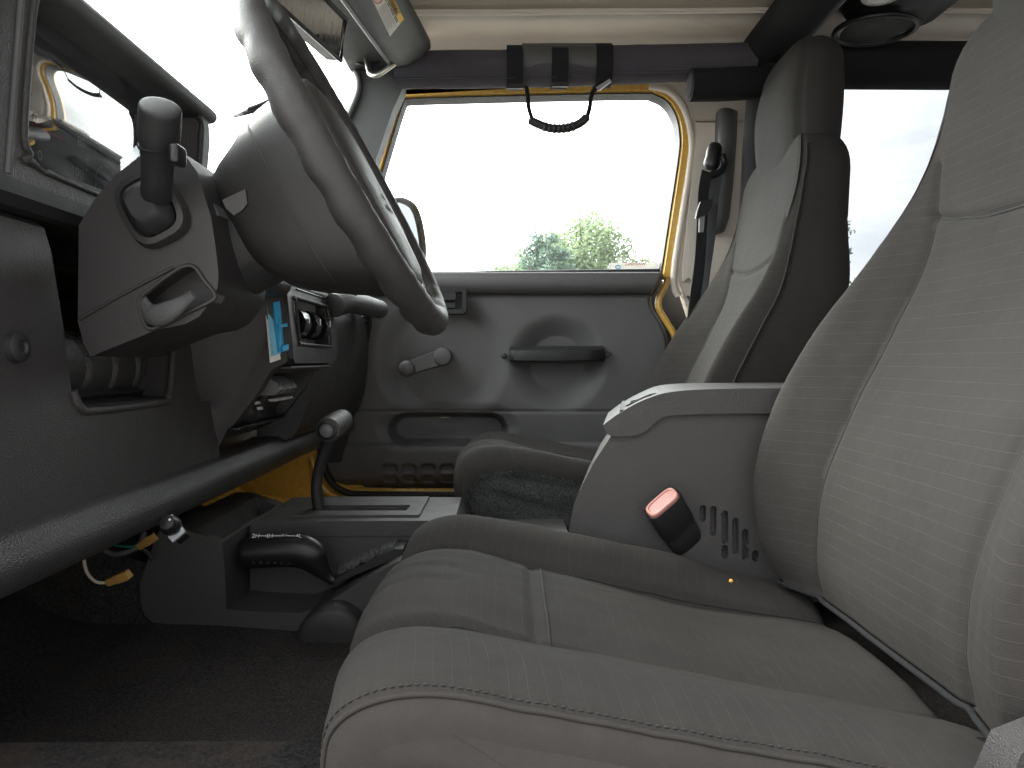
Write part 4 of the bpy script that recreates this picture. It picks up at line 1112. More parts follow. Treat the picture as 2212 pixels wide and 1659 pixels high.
# armrest bin
bodyp = [(1326, 925), (1318, 945), (1282, 1000), (1252, 1060), (1238, 1094), (1228, 1150), (1228, 1300), (2150, 1300), (2150, 880), (1340, 885)]
bb_ = prism_y('bin_body', xz(bodyp, .985), .985, 1.205, M['console'], con, .016, 4)
slots = []
for i, (x, y0, y1) in enumerate([(1541, 1100, 1150), (1566, 1110, 1168), (1589, 1126, 1190), (1610, 1150, 1176), (1566, 1184, 1200), (1610, 1188, 1204), (1632, 1196, 1206), (1518, 1098, 1120)]):
    a2 = xz([(x, y0)], .985)[0]; b2 = xz([(x, y1)], .985)[0]
    slots.append(bm_prism_y(capsule_poly(b2, a2, .0048), .9, .998))
cut(bb_, slots)
# soft ledge line pressed into the bin side
lidp = [(1302, 918), (1310, 936), (1326, 942), (1350, 942), (1380, 938), (1398, 928), (1420, 908), (1438, 899), (1470, 896), (1540, 893.5), (2150, 890), (2150, 836), (1600, 839), (1500, 842), (1440, 848), (1400, 860), (1365, 876), (1330, 897)]
lidp = [(p.x, p.y) for p in spl([(*q, 0) for q in xz(lidp[:9], .978)], 4)] + xz(lidp[9:12], .978) + [(p.x, p.y) for p in spl([(*q, 0) for q in xz(lidp[12:], .978)], 4)]
lid = prism_y('armrest_lid', lidp, .976, 1.214, M['armrest'], con, .010, 4, 50)
for o_ in (lid, bb_):
    ow = wloc(o_)
    for v in o_.data.vertices:
        yy = v.co.y + ow.y; xx = v.co.x + ow.x; kx = 1 - sm(.18, .34, xx)
        v.co.x += kx * (.10 * max(0, yy - 1.0) + .25 * max(0, yy - 1.13))
# latch recess in the lid's front edge
lt = [at(1356, 871, 1.0), at(1376, 858, 1.0), at(1418, 845, 1.0)]
lcut = bmbox((0, 0, 0), (.055, .052, .030), .009)
lp_ = at(1378, 866, 1.035); rotm = Matrix.Translation(lp_) @ Matrix.Rotation(R(-24), 4, 'Y')
for v in lcut.verts: v.co = rotm @ v.co
cut(lid, [lcut])
lat = slab('latch', [at(1362, 872, 1.03), at(1400, 862, 1.03), at(1400, 862, 1.06), at(1362, 872, 1.06)], (0, 0, 1), .004, M['grey'], con, .0015)

# transfer-case lever lying in the console notch
tl = thing('transfer_case_lever', 'black transfer case lever with white 2H 4H N 4L marks in the console notch', 'lever', tuple(at(600, 1200, 1.0)))
hp = spl([at(520, 1196, 1.0), at(545, 1194, 1.0), at(600, 1190, 1.0), at(645, 1190, 1.0), at(670, 1200, 1.0), at(688, 1222, 1.0), at(708, 1246, 1.0), at(720, 1256, 1.0)], 6)
def hr(i):
    t = i / (len(hp) - 1)
    return interp(t, [(0, .010), (.03, .0195), (.15, .0225), (.45, .0235), (.60, .022), (.72, .016), (.85, .0085), (1, .007)])
tube('lever_handle', hp, [hr(i) for i in range(len(hp))], M['black'], tl, 18, (0, 0, 1), .8)
mk_x = [(556, '2H'), (585, '4H'), (617, 'N'), (648, '4L')]
for x, s in mk_x:
    p = at(x, 1190, 1.0); zc = p.z + .0188
    text('mark', s, .0088, at(x, 1190, 1.0) + Vector((0, -.006, .0226)), (1, 0, 0), (0, .62, .78), M['white'], tl, .0002)
for x0, x1 in ((564, 577), (594, 612), (623, 640)):
    tube('mark_line', [at(x0, 1190, 1.0) + Vector((0, -.006, .0230)), at(x1, 1190, 1.0) + Vector((0, -.006, .0230))], .0006, M['white'], tl, 5)
for k in range(6):
    lathe('grip_dot', at(557 + k * 15, 1210, 1.0) + Vector((0, -.0182, 0)), (0, -1, -.3), [(-.003, .0022), (.0004, .0020), (.001, .0003)], M['softblack'], tl, 8)

# gear shifter
gs = thing('gear_shifter', 'tall black automatic gear shifter with T handle and button on the console', 'gear lever', (slot[0], slot[1], -.24))
sp = spl([at(693, 1125, 1.125), at(690, 1100, 1.125), at(684, 1060, 1.125), at(688, 1020, 1.125), at(702, 975, 1.12), at(716, 935, 1.115)], 6)
tube('shaft', sp, [interp(i / (len(sp) - 1), [(0, .0115), (.5, .0088), (1, .0108)]) for i in range(len(sp))], M['softblack'], gs, 14)
n0, n1 = at(706, 930, 1.06), at(742, 905, 1.165)
ax = (n1 - n0).normalized(); Ln = (n1 - n0).length
kn = lathe('handle', n0, ax, [(0, .0002), (0.001, .014), (.004, .0185), (.015, .0192), (Ln * .6, .0188), (Ln * .9, .0175), (Ln, .0135), (Ln + .006, .006), (Ln + .007, .0005)], M['console'], gs, 28)
lathe('button', n0 - ax * .006, ax, [(0, .0005), (.0005, .008), (.002, .0098), (.010, .010)], M['grey'], gs, 24)
tube('button_ring', [n0 - ax * .001 + (Vector((0, 0, 1)) - ax * ax.z).normalized() * math.cos(t) * .0135 + ax.cross((Vector((0, 0, 1)) - ax * ax.z).normalized()) * math.sin(t) * .0135 for t in [6.2832 * k / 28 for k in range(28)]], .0018, M['black'], gs, 6, None, 1, True)

# driver's buckle
bk = thing('seat_belt_buckle', 'black seat belt buckle with a red button between driver seat and console', 'belt buckle', tuple(at(1450, 1120, .955)))
q0, q1, q2, q3 = at(1392, 1108, .945), at(1456, 1053, .945), at(1468, 1066, .945), at(1405, 1117, .945)
axis = (at(1476, 1160, 1.00) - at(1430, 1085, .955)).normalized(); wide = (q1 - q0).normalized(); nrm = axis.cross(wide).normalized()
cen = (q0 + q1 + q2 + q3) / 4
def bsec(t, w, d):
    c = cen + axis * t; out = []
    for k in range(28):
        a = 6.2832 * k / 28; ca_, sa_ = math.cos(a), math.sin(a)
        out.append(c + wide * (math.copysign(abs(ca_) ** .45, ca_) * w) + nrm * (math.copysign(abs(sa_) ** .6, sa_) * d))
    return out
loft('buckle_body', [bsec(.004, .024, .0125), bsec(0, .0262, .0146), bsec(.004, .0275, .0156), bsec(.05, .0270, .0156), bsec(.062, .025, .0140), bsec(.064, .0262, .0150), bsec(.10, .024, .013), bsec(.12, .018, .010)], M['softblack'], bk)
loft('release_button', [bsec(.006, .0245, .0128), bsec(-.002, .0240, .0124), bsec(-.0035, .0225, .0110), bsec(-.0032, .0205, .0092), bsec(-.0018, .0195, .0082), bsec(-.0018, .004, .001)], M['red'], bk)
cr = mk('crumb', *loft_data(lathe_data(at(1579, 1256, .826), (0, -.1, 1), [(-.002, .0005), (0, .0026), (.002, .0022), (.003, .0005)], 8)), M['crumb']); tag(cr, 'tiny orange crumb lying on the driver seat cushion', 'crumb')
# ------------------------------------------------------------------ dashboard
dash = thing('dashboard', 'dark plastic dashboard with gauge cluster, center stack and padded lower roll', 'dashboard', (-.45, 1.1, 0))
prism_y('end_cap', [(-.95, -.125), (-.95, .20), (-.62, .20), (-.47, .158), (-.435, .126), (-.412, .05), (-.403, -.06), (-.40, -.128)], .388, .3985, M['dash'], dash, .004)
# padded roll along the bottom, then the knee panel with the column opening
roll = [(-.50, -.19), (-.42, -.186), (-.395, -.1845), (-.378, -.178), (-.3695, -.164), (-.3715, -.150), (-.380, -.139), (-.392, -.133), (-.43, -.13), (-.50, -.13)]
roll = [(p.x, p.y) for p in spl([(*q, 0) for q in roll[1:-1]], 4)] + [(-.52, -.125), (-.52, -.19)]
def rollsec(y, push): return [Vector((x + push, y, z + .0008 * nz((x, y, z), 9, 4))) for x, z in roll]
loft('lower_roll', [rollsec(.40 + (1.74 - .40) * i / 60, .0) for i in range(61)], M['roll'], dash, True, True, 50)
kp = [(-.395, -.136), (-.400, -.05), (-.408, .03), (-.418, .10), (-.424, .122), (-.432, .128), (-.455, .128), (-.45, -.136)]
knee = prism_y('knee_panel', kp, .40, .985, M['dash'], dash, .004)
dr = spl([Vector((-.322, .80, .098)), Vector((-.318, .88, .102)), Vector((-.314, .94, .106)), Vector((-.313, .984, .107))], 6)
tube('pad_roll', dr, .021, M['roll'], dash, 18)
# rounded opening round the steering column
oc = [(.663, .20), (.663, -.030), (.672, -.047), (.70, -.050), (.835, -.050), (.850, -.045), (.862, -.025), (.893, .05), (.893, .20)]
bm = bmesh.new()
a = [bm.verts.new((-.6, y, z)) for y, z in oc]; b = [bm.verts.new((-.3, y, z)) for y, z in oc]
bm.faces.new(a); bm.faces.new(b[::-1])
for i in range(len(oc)): bm.faces.new((a[i], b[i], b[(i + 1) % len(oc)], a[(i + 1) % len(oc)]))
cut(knee, [bm])
# rolled lip round that opening
lipp = [Vector((-.400 - .10 * max(0, z + .05), y, z)) for y, z in [(.665, .12), (.665, -.028), (.674, -.045), (.70, -.049), (.833, -.049), (.848, -.044), (.860, -.025), (.890, .05)]]
tube('opening_lip', spl(lipp[1:], 5), .0042, M['dash'], dash, 8)
prism_y('opening_shelf', [(-.405, -.052), (-.405, -.044), (-.54, -.03), (-.54, -.06)], .64, .90, M['dash_dark'], dash, .003)
duct = [Vector((-.475, .60 + .40 * i / 120, -.008)) for i in range(121)]
tube('duct', duct, [.040 - .007 * max(0, math.cos(i * .42)) ** 14 for i in range(121)], M['roll'], dash, 24)
prism_y('duct_tray', [(-.44, -.043), (-.43, -.036), (-.45, -.030), (-.52, -.03), (-.52, -.05)], .60, .88, M['dash'], dash, .003)
scp = Vector((-.398, 0, 0)); sc_ = at(27, 750, .592); sc_.x = -.3975
lathe('screw', (-.402, sc_.y, sc_.z), (1, 0, .08), [(-.004, .013), (.002, .0125), (.004, .010), (.0045, .006), (.0025, .0045), (.0025, .0004)], M['softblack'], dash, 20)
# upper dash between knee panel and cluster pod
prism_y('mid_rail', [(-.414, .130), (-.405, .138), (-.404, .15), (-.41, .158), (-.47, .16), (-.47, .128)], .40, .985, M['dash_dark'], dash, .004)
# gauge cluster pod: hood, face frame and bottom lip
hood = [(-.60, .205), (-.60, .25), (-.47, .318), (-.415, .334), (-.391, .3335), (-.382, .327), (-.381, .318), (-.392, .3125), (-.43, .318), (-.455, .318), (-.47, .30), (-.56, .22)]
hood = [(p.x, p.y) for p in spl([(*q, 0) for q in hood[2:9]], 4)] + hood[9:] + hood[:2]
prism_y('cluster_hood', hood, .535, .955, M['pillar'], dash, .004)  # borrows the paler pillar plastic to put flare and reflection into its tone
fo = lambda y0, y1, z0, z1, r: [(y0 + r, z0), (y1 - r, z0), (y1 - .3 * r, z0 + .3 * r), (y1, z0 + r), (y1, z1 - r), (y1 - .3 * r, z1 - .3 * r), (y1 - r, z1), (y0 + r, z1), (y0 + .3 * r, z1 - .3 * r), (y0, z1 - r), (y0, z0 + r), (y0 + .3 * r, z0 + .3 * r)]
def bm_prism_x(poly, x0f, x1f, bev=0.0):
    bm = bmesh.new(); a = [bm.verts.new((x0f(z), y, z)) for y, z in poly]; b = [bm.verts.new((x1f(z), y, z)) for y, z in poly]; n = len(poly)
    bm.faces.new(a); bm.faces.new(b[::-1])
    for i in range(n): bm.faces.new((a[i], b[i], b[(i + 1) % n], a[(i + 1) % n]))
    if bev:
        bmesh.ops.bevel(bm, geom=[e for e in bm.edges if e.calc_face_angle(0) > R(25)], offset=bev, segments=3, profile=.5, affect='EDGES', clamp_overlap=True)
    return bm
fx = lambda z: -.404 + .10 * (z - .15)
frame = from_bm('cluster_frame', bm_prism_x(fo(.535, .955, .148, .322, .03), lambda z: -.47, fx, .006), M['dash'], dash)
inner = fo(.602, .930, .166, .3185, .03)
cut(frame, [bm_prism_x(inner, lambda z: -.60, lambda z: -.2)])
inn3 = [Vector((fx(z) - .001, y, z)) for y, z in spl([(y, z, 0) for y, z in inner], 4, True) and [(p.x, p.y) for p in spl([(y, z, 0) for y, z in inner], 4, True)]]
tube('frame_lip', inn3, .0038, M['dash'], dash, 8, None, 1, True)
grooves = [Vector((-.398 + .1 * (z - .15), .578, z)) for z in (.15, .2, .25, .31)]
tube('frame_bead', grooves, .0028, M['pillar'], dash, 8)
prism_y('side_vent', [(-.43, .19), (-.392, .19), (-.39, .30), (-.43, .30)], .48, .536, M['dash'], dash, .008)
# gauge plate with dials, numerals and needles behind a curved clear lens
gp_ = from_bm('gauge_plate', bm_prism_x(fo(.60, .932, .162, .320, .02), lambda z: -.500, lambda z: -.496), M['gauge'], dash)
gx = -.4945
for gi, (cy, czz, rr_, nums, hi) in enumerate(((.665, .245, .055, ['0', '10', '20', '30', '40', '50', '60', '70'], 3), (.80, .245, .060, ['0', '20', '40', '60', '80', '100'], 2), (.895, .215, .028, ['L', '', 'H'], 1), (.895, .28, .028, ['E', '', 'F'], 1))):
    dial = lathe('dial', (gx - .0012, cy, czz), (1, 0, 0), [(0, rr_), (.0012, rr_), (.0016, rr_ * .97), (.0016, .0005)], M['gauge'], gp_, 32)
    n = len(nums)
    for k, s in enumerate(nums):
        a = R(220 - 260 * k / (n - 1)); ra = rr_ * .72
        if s: text('numeral', s, rr_ * .26, (gx + .0012, cy + math.cos(a) * ra, czz + math.sin(a) * ra), (0, 1, 0), (0, 0, 1), M['white'], dial, .0001)
    vs, fs = [], []
    for k in range(41):
        a = R(220 - 260 * k / 40); o = len(vs); r0 = rr_ * (.86 if k % 5 == 0 else .90); r1 = rr_ * .95; w = .0004 if k % 5 else .0008
        c, s_ = math.cos(a), math.sin(a)
        for rr2, sg in ((r0, -1), (r0, 1), (r1, 1), (r1, -1)): vs.append((gx + .0010, cy + c * rr2 - s_ * w * sg, czz + s_ * rr2 + c * w * sg))
        fs.append((o, o + 1, o + 2, o + 3))
    mk('tick_marks', vs, fs, M['white'], dial)
    a = R(215 - hi * 18)
    tube('needle', [(gx + .004, cy, czz), (gx + .004, cy + math.cos(a) * rr_ * .85, czz + math.sin(a) * rr_ * .85)], [.0016, .0006], M['redline'], dial, 6)
text('numeral', 'x1000', .009, (gx + .002, .665, .206), (0, 1, 0), (0, 0, 1), M['white'], gp_, .0001)
ln_v, ln_f = [], []
for i in range(25):
    for j in range(17):
        u, v = i / 24, j / 16
        y = .60 + .332 * u; z = .162 + .158 * v
        x = -.452 + .030 * (v - .5) * 1.2 + .012 * math.sin(v * math.pi) + .004 * math.sin(u * math.pi)
        ln_v.append((x, y, z))
for i in range(24):
    for j in range(16):
        a0 = i * 17 + j; ln_f.append((a0, a0 + 1, a0 + 18, a0 + 17))
mk('cluster_lens', ln_v, ln_f, M['lens'], dash)
# dash top behind and beyond the pod
tp = [(-.42, .128), (-.405, .132), (-.41, .15), (-.46, .175), (-.62, .182), (-.80, .17), (-.80, .13)]
prism_y('top_pad', tp, .956, 1.76, M['dash_dark'], dash, .008)
prism_y('top_pad', [(-.46, .16), (-.47, .20), (-.62, .20), (-.80, .17), (-.80, .13)], .40, .956, M['dash_dark'], dash, .006)
# center stack
stp = [(-.43, .118), (-.325, .124), (-.312, .118), (-.303, .07), (-.300, .0), (-.303, -.004), (-.322, -.012), (-.345, -.05), (-.375, -.088), (-.392, -.102), (-.43, -.12)]
stack = prism_y('center_stack', stp, .985, 1.232, M['dash'], dash, .007)
# flank sweeping from the stack down to the knee panel
fsecs = []
for k in range(15):
    t = k / 14; xa = interp(t, [(0, -.318), (.25, -.312), (.55, -.348), (1, -.402)]); z = .118 - .250 * t
    xk = -.425
    fsecs.append([Vector((xa, .986, z)), Vector((xa - .012, .976, z)), Vector((xa - .035, .965, z)), Vector((xk + .022, .945 - .03 * t, z)), Vector((xk, .915 - .05 * t, z)), Vector((xk - .05, .93, z)), Vector((xk - .05, 1.0, z))])
loft('stack_flank', fsecs, M['dash'], dash, True, True, 60)
# recesses
def xface(z): return interp(z, [(-.1, -.385), (-.088, -.375), (-.05, -.345), (-.012, -.322), (-.003, -.302), (.07, -.303), (.118, -.312)])
cut(stack, [bm_prism_x(fo(1.018, 1.208, .018, .098, .012), lambda z: -.345, lambda z: -.2, 0), bm_prism_x(fo(1.005, 1.215, -.092, -.018, .006), lambda z: -.395, lambda z: -.2, 0)])
clim = thing_part = prism_y('climate_panel', [(-.352, .019), (-.322, .019), (-.319, .097), (-.352, .097)], 1.019, 1.207, M['ltgrey'], dash, 0)
for y in (1.036, 1.098, 1.160):
    kd = [(-.322, .033), (-.322, .078), (-.302, .0765), (-.2925, .069), (-.288, .056), (-.2905, .044), (-.300, .0345)]
    kb = prism_y('climate_knob', kd, y, y + .030, M['gloss'], dash, .006, 3, 60)
    rbox('knob_line', (-.2872, y + .015, .060), (.0012, .0016, .010), M['white'], kb, None, .0003)
bez = from_bm('bezel', bm_prism_x(fo(.986, 1.248, -.004, .116, .022), lambda z: xface(z) - .004, lambda z: xface(z) + .007, .004), M['roll'], dash)
cut(bez, [bm_prism_x(fo(1.018, 1.204, .024, .091, .012), lambda z: -.40, lambda z: -.2)])
tube('bezel_rim', [Vector((xface(z) + .0072, y, z)) for y, z in [(p.x, p.y) for p in spl([(y, z, 0) for y, z in fo(1.018, 1.204, .024, .091, .012)], 4, True)]], .0022, M['dash'], dash, 6, None, 1, True)
for z0 in (.104, .109):
    rbox('bezel_slot', (xface(z0) + .0065, 1.12, z0), (.003, .16, .0022), M['gloss'], dash, None, .0005)
rbox('stack_ledge', (-.306, 1.108, -.010), (.016, .222, .005), M['dash'], dash, None, .002)
# switch bank and power outlet in the lower recess
rbox('lower_back', (-.392, 1.11, -.055), (.006, .208, .074), M['softblack'], dash, None, .001)
for k in range(3):
    y = 1.035 + k * .030
    tb_ = [(-.392, -.022), (-.345, -.024), (-.331, -.032), (-.326, -.042), (-.334, -.050), (-.392, -.052)]
    sw = prism_y('toggle_switch', tb_, y, y + .024, M['grey'], dash, .0035)
    rbox('switch_tab', (-.338, y + .012, -.0575), (.012, .022, .004), M['ltgrey'], sw, None, .001)
ol = lathe('power_outlet', (-.385, 1.050, -.074), (1, 0, .5), [(0, .020), (.014, .020), (.018, .018), (.019, .0005)], M['softblack'], dash, 24)
text('outlet_text', 'POWER', .0072, (-.3645, 1.050, -.0625), (0, 1, 0), (-.5, 0, 1), M['white'], ol, .0002)
text('outlet_text', 'OUTLET', .0066, (-.3605, 1.050, -.0705), (0, 1, 0), (-.5, 0, 1), M['white'], ol, .0002)
rbox('ash_tray', (-.376, 1.150, -.060), (.012, .095, .060), M['dash'], dash, Matrix.Rotation(R(38), 3, 'Y'), .003)
rbox('outlet_rail', (-.380, 1.10, -.0955), (.020, .22, .004), M['gloss'], dash, None, .001)
# passenger side face and grab bar
pf = [(-.43, .13), (-.37, .128), (-.355, .115), (-.338, .08), (-.335, .0), (-.345, -.08), (-.372, -.135), (-.43, -.14)]
pf = [(p.x, p.y) for p in spl([(*q, 0) for q in pf], 4)]
psf = prism_y('passenger_face', pf, 1.233, 1.745, M['dash'], dash, .012)
tube('glove_seam', [Vector((x + .0006, y, z)) for x, y, z in ((-.347, 1.26, .10), (-.3365, 1.26, .0), (-.3455, 1.26, -.08))], .0015, M['ink'], dash, 6)
lathe('glove_latch', (-.338, 1.285, .045), (1, 0, 0), [(0, .018), (.010, .017), (.014, .012), (.015, .001)], M['dash'], dash, 20)
gbp = spl([at(722, 660, 1.22), at(752, 652, 1.26), at(775, 656, 1.34), at(800, 664, 1.46), at(818, 668, 1.56), at(808, 664, 1.625), at(770, 652, 1.66), at(735, 645, 1.66)], 8)
tube('grab_bar', gbp, .0205, M['dash'], dash, 18)
for i, yy in enumerate((1.30, 1.42)):
    prism_y('top_vent', [(-.40, .135), (-.345, .132), (-.34, .15), (-.40, .165)], yy, yy + .10, M['dash_dark'], dash, .006)
rbox('mirror_switch', (-.335, 1.60, .145), (.04, .03, .022), M['dash'], dash, None, .006)
lathe('ashtray_knob', (-.335, 1.245, -.005), (1, 0, 0), [(0, .014), (.010, .013), (.013, .009), (.0135, .001)], M['dash'], dash, 20)

# blue paper tag clipped to the stack
bt = thing('blue_tag', 'bright blue plastic clip holding a printed paper slip on the dashboard', 'tag', tuple(at(590, 710, .99)))
P0 = [at(572, 664, .975), at(587, 659, .985), at(606, 776, .985), at(583, 784, .975)]
nn_ = (P0[1] - P0[0]).cross(P0[3] - P0[0]).normalized(); nn_ = nn_ if nn_.x > 0 else -nn_
pp = slab('paper_slip', P0, nn_, .0006, M['paper'], bt)
P1 = [at(576, 662, .976), at(588, 658, .985), at(606, 764, .985), at(585, 771, .976)]
slab('paper_print', [p + nn_ * .0007 for p in P1], nn_, .0003, M['bluepaper'], bt)
rr3 = (P0[3] - P0[0]).normalized(); uu3 = -(P0[1] - P0[0]).normalized()
for k in range(7):
    c = P0[0].lerp(P0[3], .14 + .115 * k).lerp(P0[1].lerp(P0[2], .14 + .115 * k), .38) + nn_ * .0012
    text('print', ['OIL', '3 MO', 'DATE', 'MI', '5W', 'No', 'OK'][k] if False else 'III', .006, c, rr3, uu3, M['ink'], pp, .0001)
slab('clip', [p + nn_ * .0015 for p in (at(585, 655, .982), at(603, 650, .99), at(613, 758, .99), at(598, 762, .982))], nn_, .004, M['blue'], bt, .0012)
tube('clip_pin', [at(603, 700, .984), at(607, 755, .984)], .0045, M['blue'], bt, 10)
slab('clip_tab', [p + nn_ * .004 for p in (at(594, 703, .982), at(612, 699, .986), at(613, 706, .986), at(595, 710, .982))], nn_, .004, M['blue'], bt, .001)
slab('clip_tab', [p + nn_ * .004 for p in (at(602, 748, .982), at(615, 744, .986), at(616, 756, .986), at(603, 760, .982))], nn_, .004, M['blue'], bt, .001)

# ------------------------------------------------------------------ steering column and wheel
W0 = Vector((-.159, .739, .1975)); AX = Vector((.884, -.03, .468)).normalized(); UP = Vector((-.468, 0, .884)).normalized(); SD = AX.cross(UP) * -1; UP = SD.cross(AX) * -1
if SD.y < 0: SD = -SD
if UP.z < 0: UP = -UP
col = thing('steering_column', 'dark steering column shroud with a stalk and tilt lever', 'steering column', tuple(W0 - AX * .2))
sh = [(170, 487), (205, 430), (250, 378), (300, 338), (345, 322), (398, 332), (426, 372), (456, 470), (466, 535), (472, 590), (470, 622), (456, 650), (430, 684), (400, 700), (340, 712), (240, 752), (196, 770), (182, 745), (168, 695)]
shroud = prism_y('shroud', xz(sh, .648), .648, .775, M['column'], col, .016, 5, 60)
rec = [(p.x, p.y) for p in spl([(*q, 0) for q in xz([(304, 650), (330, 622), (370, 592), (398, 576), (422, 578), (442, 606), (464, 634), (458, 650), (400, 678), (350, 704), (318, 706)], .648)], 4, True)]
cut(shroud, [bm_prism_y(rec, .60, .672)])
tube('recess_lip', [Vector((x, .6475, z)) for x, z in rec], .0022, M['column'], col, 6, None, 1, True)
tube('shroud_seam', [at(172, 690, .6475), at(240, 650, .6475), at(310, 612, .6475), at(375, 578, .6475)], .0016, M['column'], col, 6)
lv = spl([at(306, 640, .652), at(318, 668, .648), at(338, 682, .644), at(372, 668, .640), at(402, 648, .638), at(418, 636, .636)], 6)
tube('tilt_lever', lv, [interp(i / (len(lv) - 1), [(0, .004), (.3, .0095), (.5, .010), (.8, .0055), (1, .0045)]) for i in range(len(lv))], M['pillar'], col, 12, None, .6)
# stalk collar and stalk
def rsq(c, w, h, Y, tilt=0):
    out = []
    for k in range(32):
        a = 6.2832 * k / 32; ca_, sa_ = math.cos(a), math.sin(a)
        x = math.copysign(abs(ca_) ** .62, ca_) * w; z = math.copysign(abs(sa_) ** .62, sa_) * h
        ct, s2 = math.cos(tilt), math.sin(tilt)
        out.append(Vector((c.x + x * ct - z * s2, Y, c.z + x * s2 + z * ct)))
    return out
c0 = at(333, 452, .648); TL = R(-62)
loft('stalk_collar', [rsq(c0, .034, .028, .66, TL), rsq(c0, .034, .028, .644, TL), rsq(c0, .031, .0255, .638, TL), rsq(c0, .026, .021, .637, TL), rsq(c0, .024, .0195, .642, TL), rsq(c0, .022, .018, .643, TL)], M['column'], col, True, True, 50)
loft('stalk_boot', [rsq(c0, .024, .0185, .644, TL), rsq(c0, .022, .0175, .634, TL), rsq(c0, .0165, .0135, .626, TL), rsq(c0, .013, .011, .622, TL)], M['softblack'], col, True, True, 50)
stp_ = [at(334, 446, .645), at(338, 402, .622), at(341, 350, .605), at(343, 300, .590), at(345, 262, .580), at(346, 238, .574), at(346.5, 226, .571)]
stalk = spl(stp_, 6)
sk = tube('stalk', stalk, [interp(i / (len(stalk) - 1), [(0, .0125), (.20, .0125), (.30, .0128), (.45, .0145), (.50, .0160), (.70, .0160), (.88, .0156), (.94, .0138), (.98, .0095), (1, .004)]) for i in range(len(stalk))], M['softblack'], col, 20)
tube('stalk_ring', [stalk[17] + (stalk[18] - stalk[16]).normalized().orthogonal() * 0 + (Vector((1, 0, 0)) * math.cos(t) * .0158 + (stalk[18] - stalk[16]).normalized().cross(Vector((1, 0, 0))) * math.sin(t) * .0158) for t in [6.2832 * k / 24 for k in range(24)]], .0014, M['black'], sk, 6, None, 1, True)
rbox('stalk_switch', tuple(at(384, 336, .575)), (.008, .018, .016), M['black'], sk, None, .003)
# ignition pod / top cover between column and hub
prism_y('top_cover', xz([(376, 336), (398, 334), (470, 462), (456, 466), (410, 440), (380, 380)], .66), .665, .79, M['pillar'], col, .006)
tube('column_tube', [W0 - AX * .10 - UP * .012, W0 - AX * .25 - UP * .012], .055, M['dash_dark'], col, 20)
tube('wiper_stalk', [Vector((-.31, .79, .15)), Vector((-.285, .90, .185))], [.010, .013], M['softblack'], col, 12)

wh = thing('steering_wheel', 'black leather wrapped steering wheel with thick rim, turned edge-on', 'steering wheel', tuple(W0))
RR = .1765
rim_p, rim_r = [], []
NS = 200
secs = []
for i in range(NS):
    a = 2 * math.pi * i / NS
    c = W0 + (UP * math.cos(a) + SD * math.sin(a)) * RR
    rad_dir = (UP * math.cos(a) + SD * math.sin(a))
    wv = .0017 * (0.5 + .5 * math.cos(a * 26)); sec = []
    for k in range(22):
        b = 2 * math.pi * k / 22
        # finger scallops on the inner, forward side
        fb = max(0, -math.cos(b)) * .5 + max(0, -math.sin(b)) * .7
        rr_ = .0160 - wv * fb * 2.2 + .0005 * nz(c * 3 + rad_dir * math.cos(b) * .02, 40, 2)
        wr_ = .0006 * nz((a * 6, math.cos(b) * .5, math.sin(b) * .5), 5, 9)
        sec.append(c + rad_dir * math.cos(b) * (rr_ + wr_) + AX * math.sin(b) * (rr_ + wr_) * 1.02)
    secs.append(sec)
rim = mk('rim', *loft_data(secs + [secs[0]], True, False), M['leather'], wh, 60)
# stitched lacing along the inner edge of the leather
lace = [W0 + (UP * math.cos(a) + SD * math.sin(a)) * (RR - .0155) + AX * .004 for a in [2 * math.pi * i / 300 for i in range(301)]]
stitches('lacing', lace, M['thread'], rim, .006, .0045, .0008)
# hub: airbag pad in front, bulky cover behind
def hubsec(t, up, dn, sd, pw=.62):
    c = W0 + AX * t; out = []
    for k in range(40):
        a = 6.2832 * k / 40; ca_, sa_ = math.cos(a), math.sin(a)
        v = math.copysign(abs(ca_) ** pw, ca_); s_ = math.copysign(abs(sa_) ** pw, sa_)
        out.append(c + UP * v * (up if v > 0 else dn) + SD * s_ * sd)
    return out
prof_h = [(-.127, .030, .030, .040), (-.1255, .040, .046, .048), (-.118, .050, .062, .056), (-.106, .056, .082, .062), (-.088, .063, .096, .068), (-.07, .072, .107, .073), (-.051, .080, .119, .077), (-.03, .083, .131, .080), (-.014, .084, .136, .082), (-.010, .075, .12, .075)]
loft('hub_cover', [hubsec(*q) for q in prof_h], M['hub'], wh, True, True, 50)
tube('hub_seam', hubsec(-.060, .0762, .1132, .0752) , .0011, M['hub'], wh, 6, None, 1, True)
pad = loft('airbag_pad', [hubsec(-.013, .082, .134, .080), hubsec(.000, .086, .139, .084), hubsec(.008, .083, .136, .081), hubsec(.013, .072, .124, .070), hubsec(.016, .045, .08, .045), hubsec(.0165, .005, .008, .006)], M['leather'], wh, True, True, 50)
for k in range(2):
    text('pad_text', ['SRS', 'AIRBAG'][k], .009, W0 + AX * .0172 - UP * (.045 + .013 * k) - SD * .01, SD, UP, M['ink'], pad, .0002)
def spoke(nm, a, w0, w1, r0, r1, th=.014):
    d = UP * math.cos(a) + SD * math.sin(a); s_ = AX.cross(d).normalized(); secs = []
    for k in range(10):
        t = k / 9; r = r0 + (r1 - r0) * t; w = w0 + (w1 - w0) * t; c = W0 + d * r - AX * (.010 * (1 - t))
        secs.append([c + s_ * (math.copysign(abs(math.cos(b)) ** .6, math.cos(b)) * w) + AX * (math.copysign(abs(math.sin(b)) ** .7, math.sin(b)) * th * (1 - .3 * t)) for b in [6.2832 * q / 20 for q in range(20)]])
    loft(nm, secs, M['hub'], wh, True, True, 50)
spoke('spoke', math.pi / 2 + .25, .034, .022, .065, .170)
spoke('spoke', -math.pi / 2 - .25, .034, .022, .065, .170)
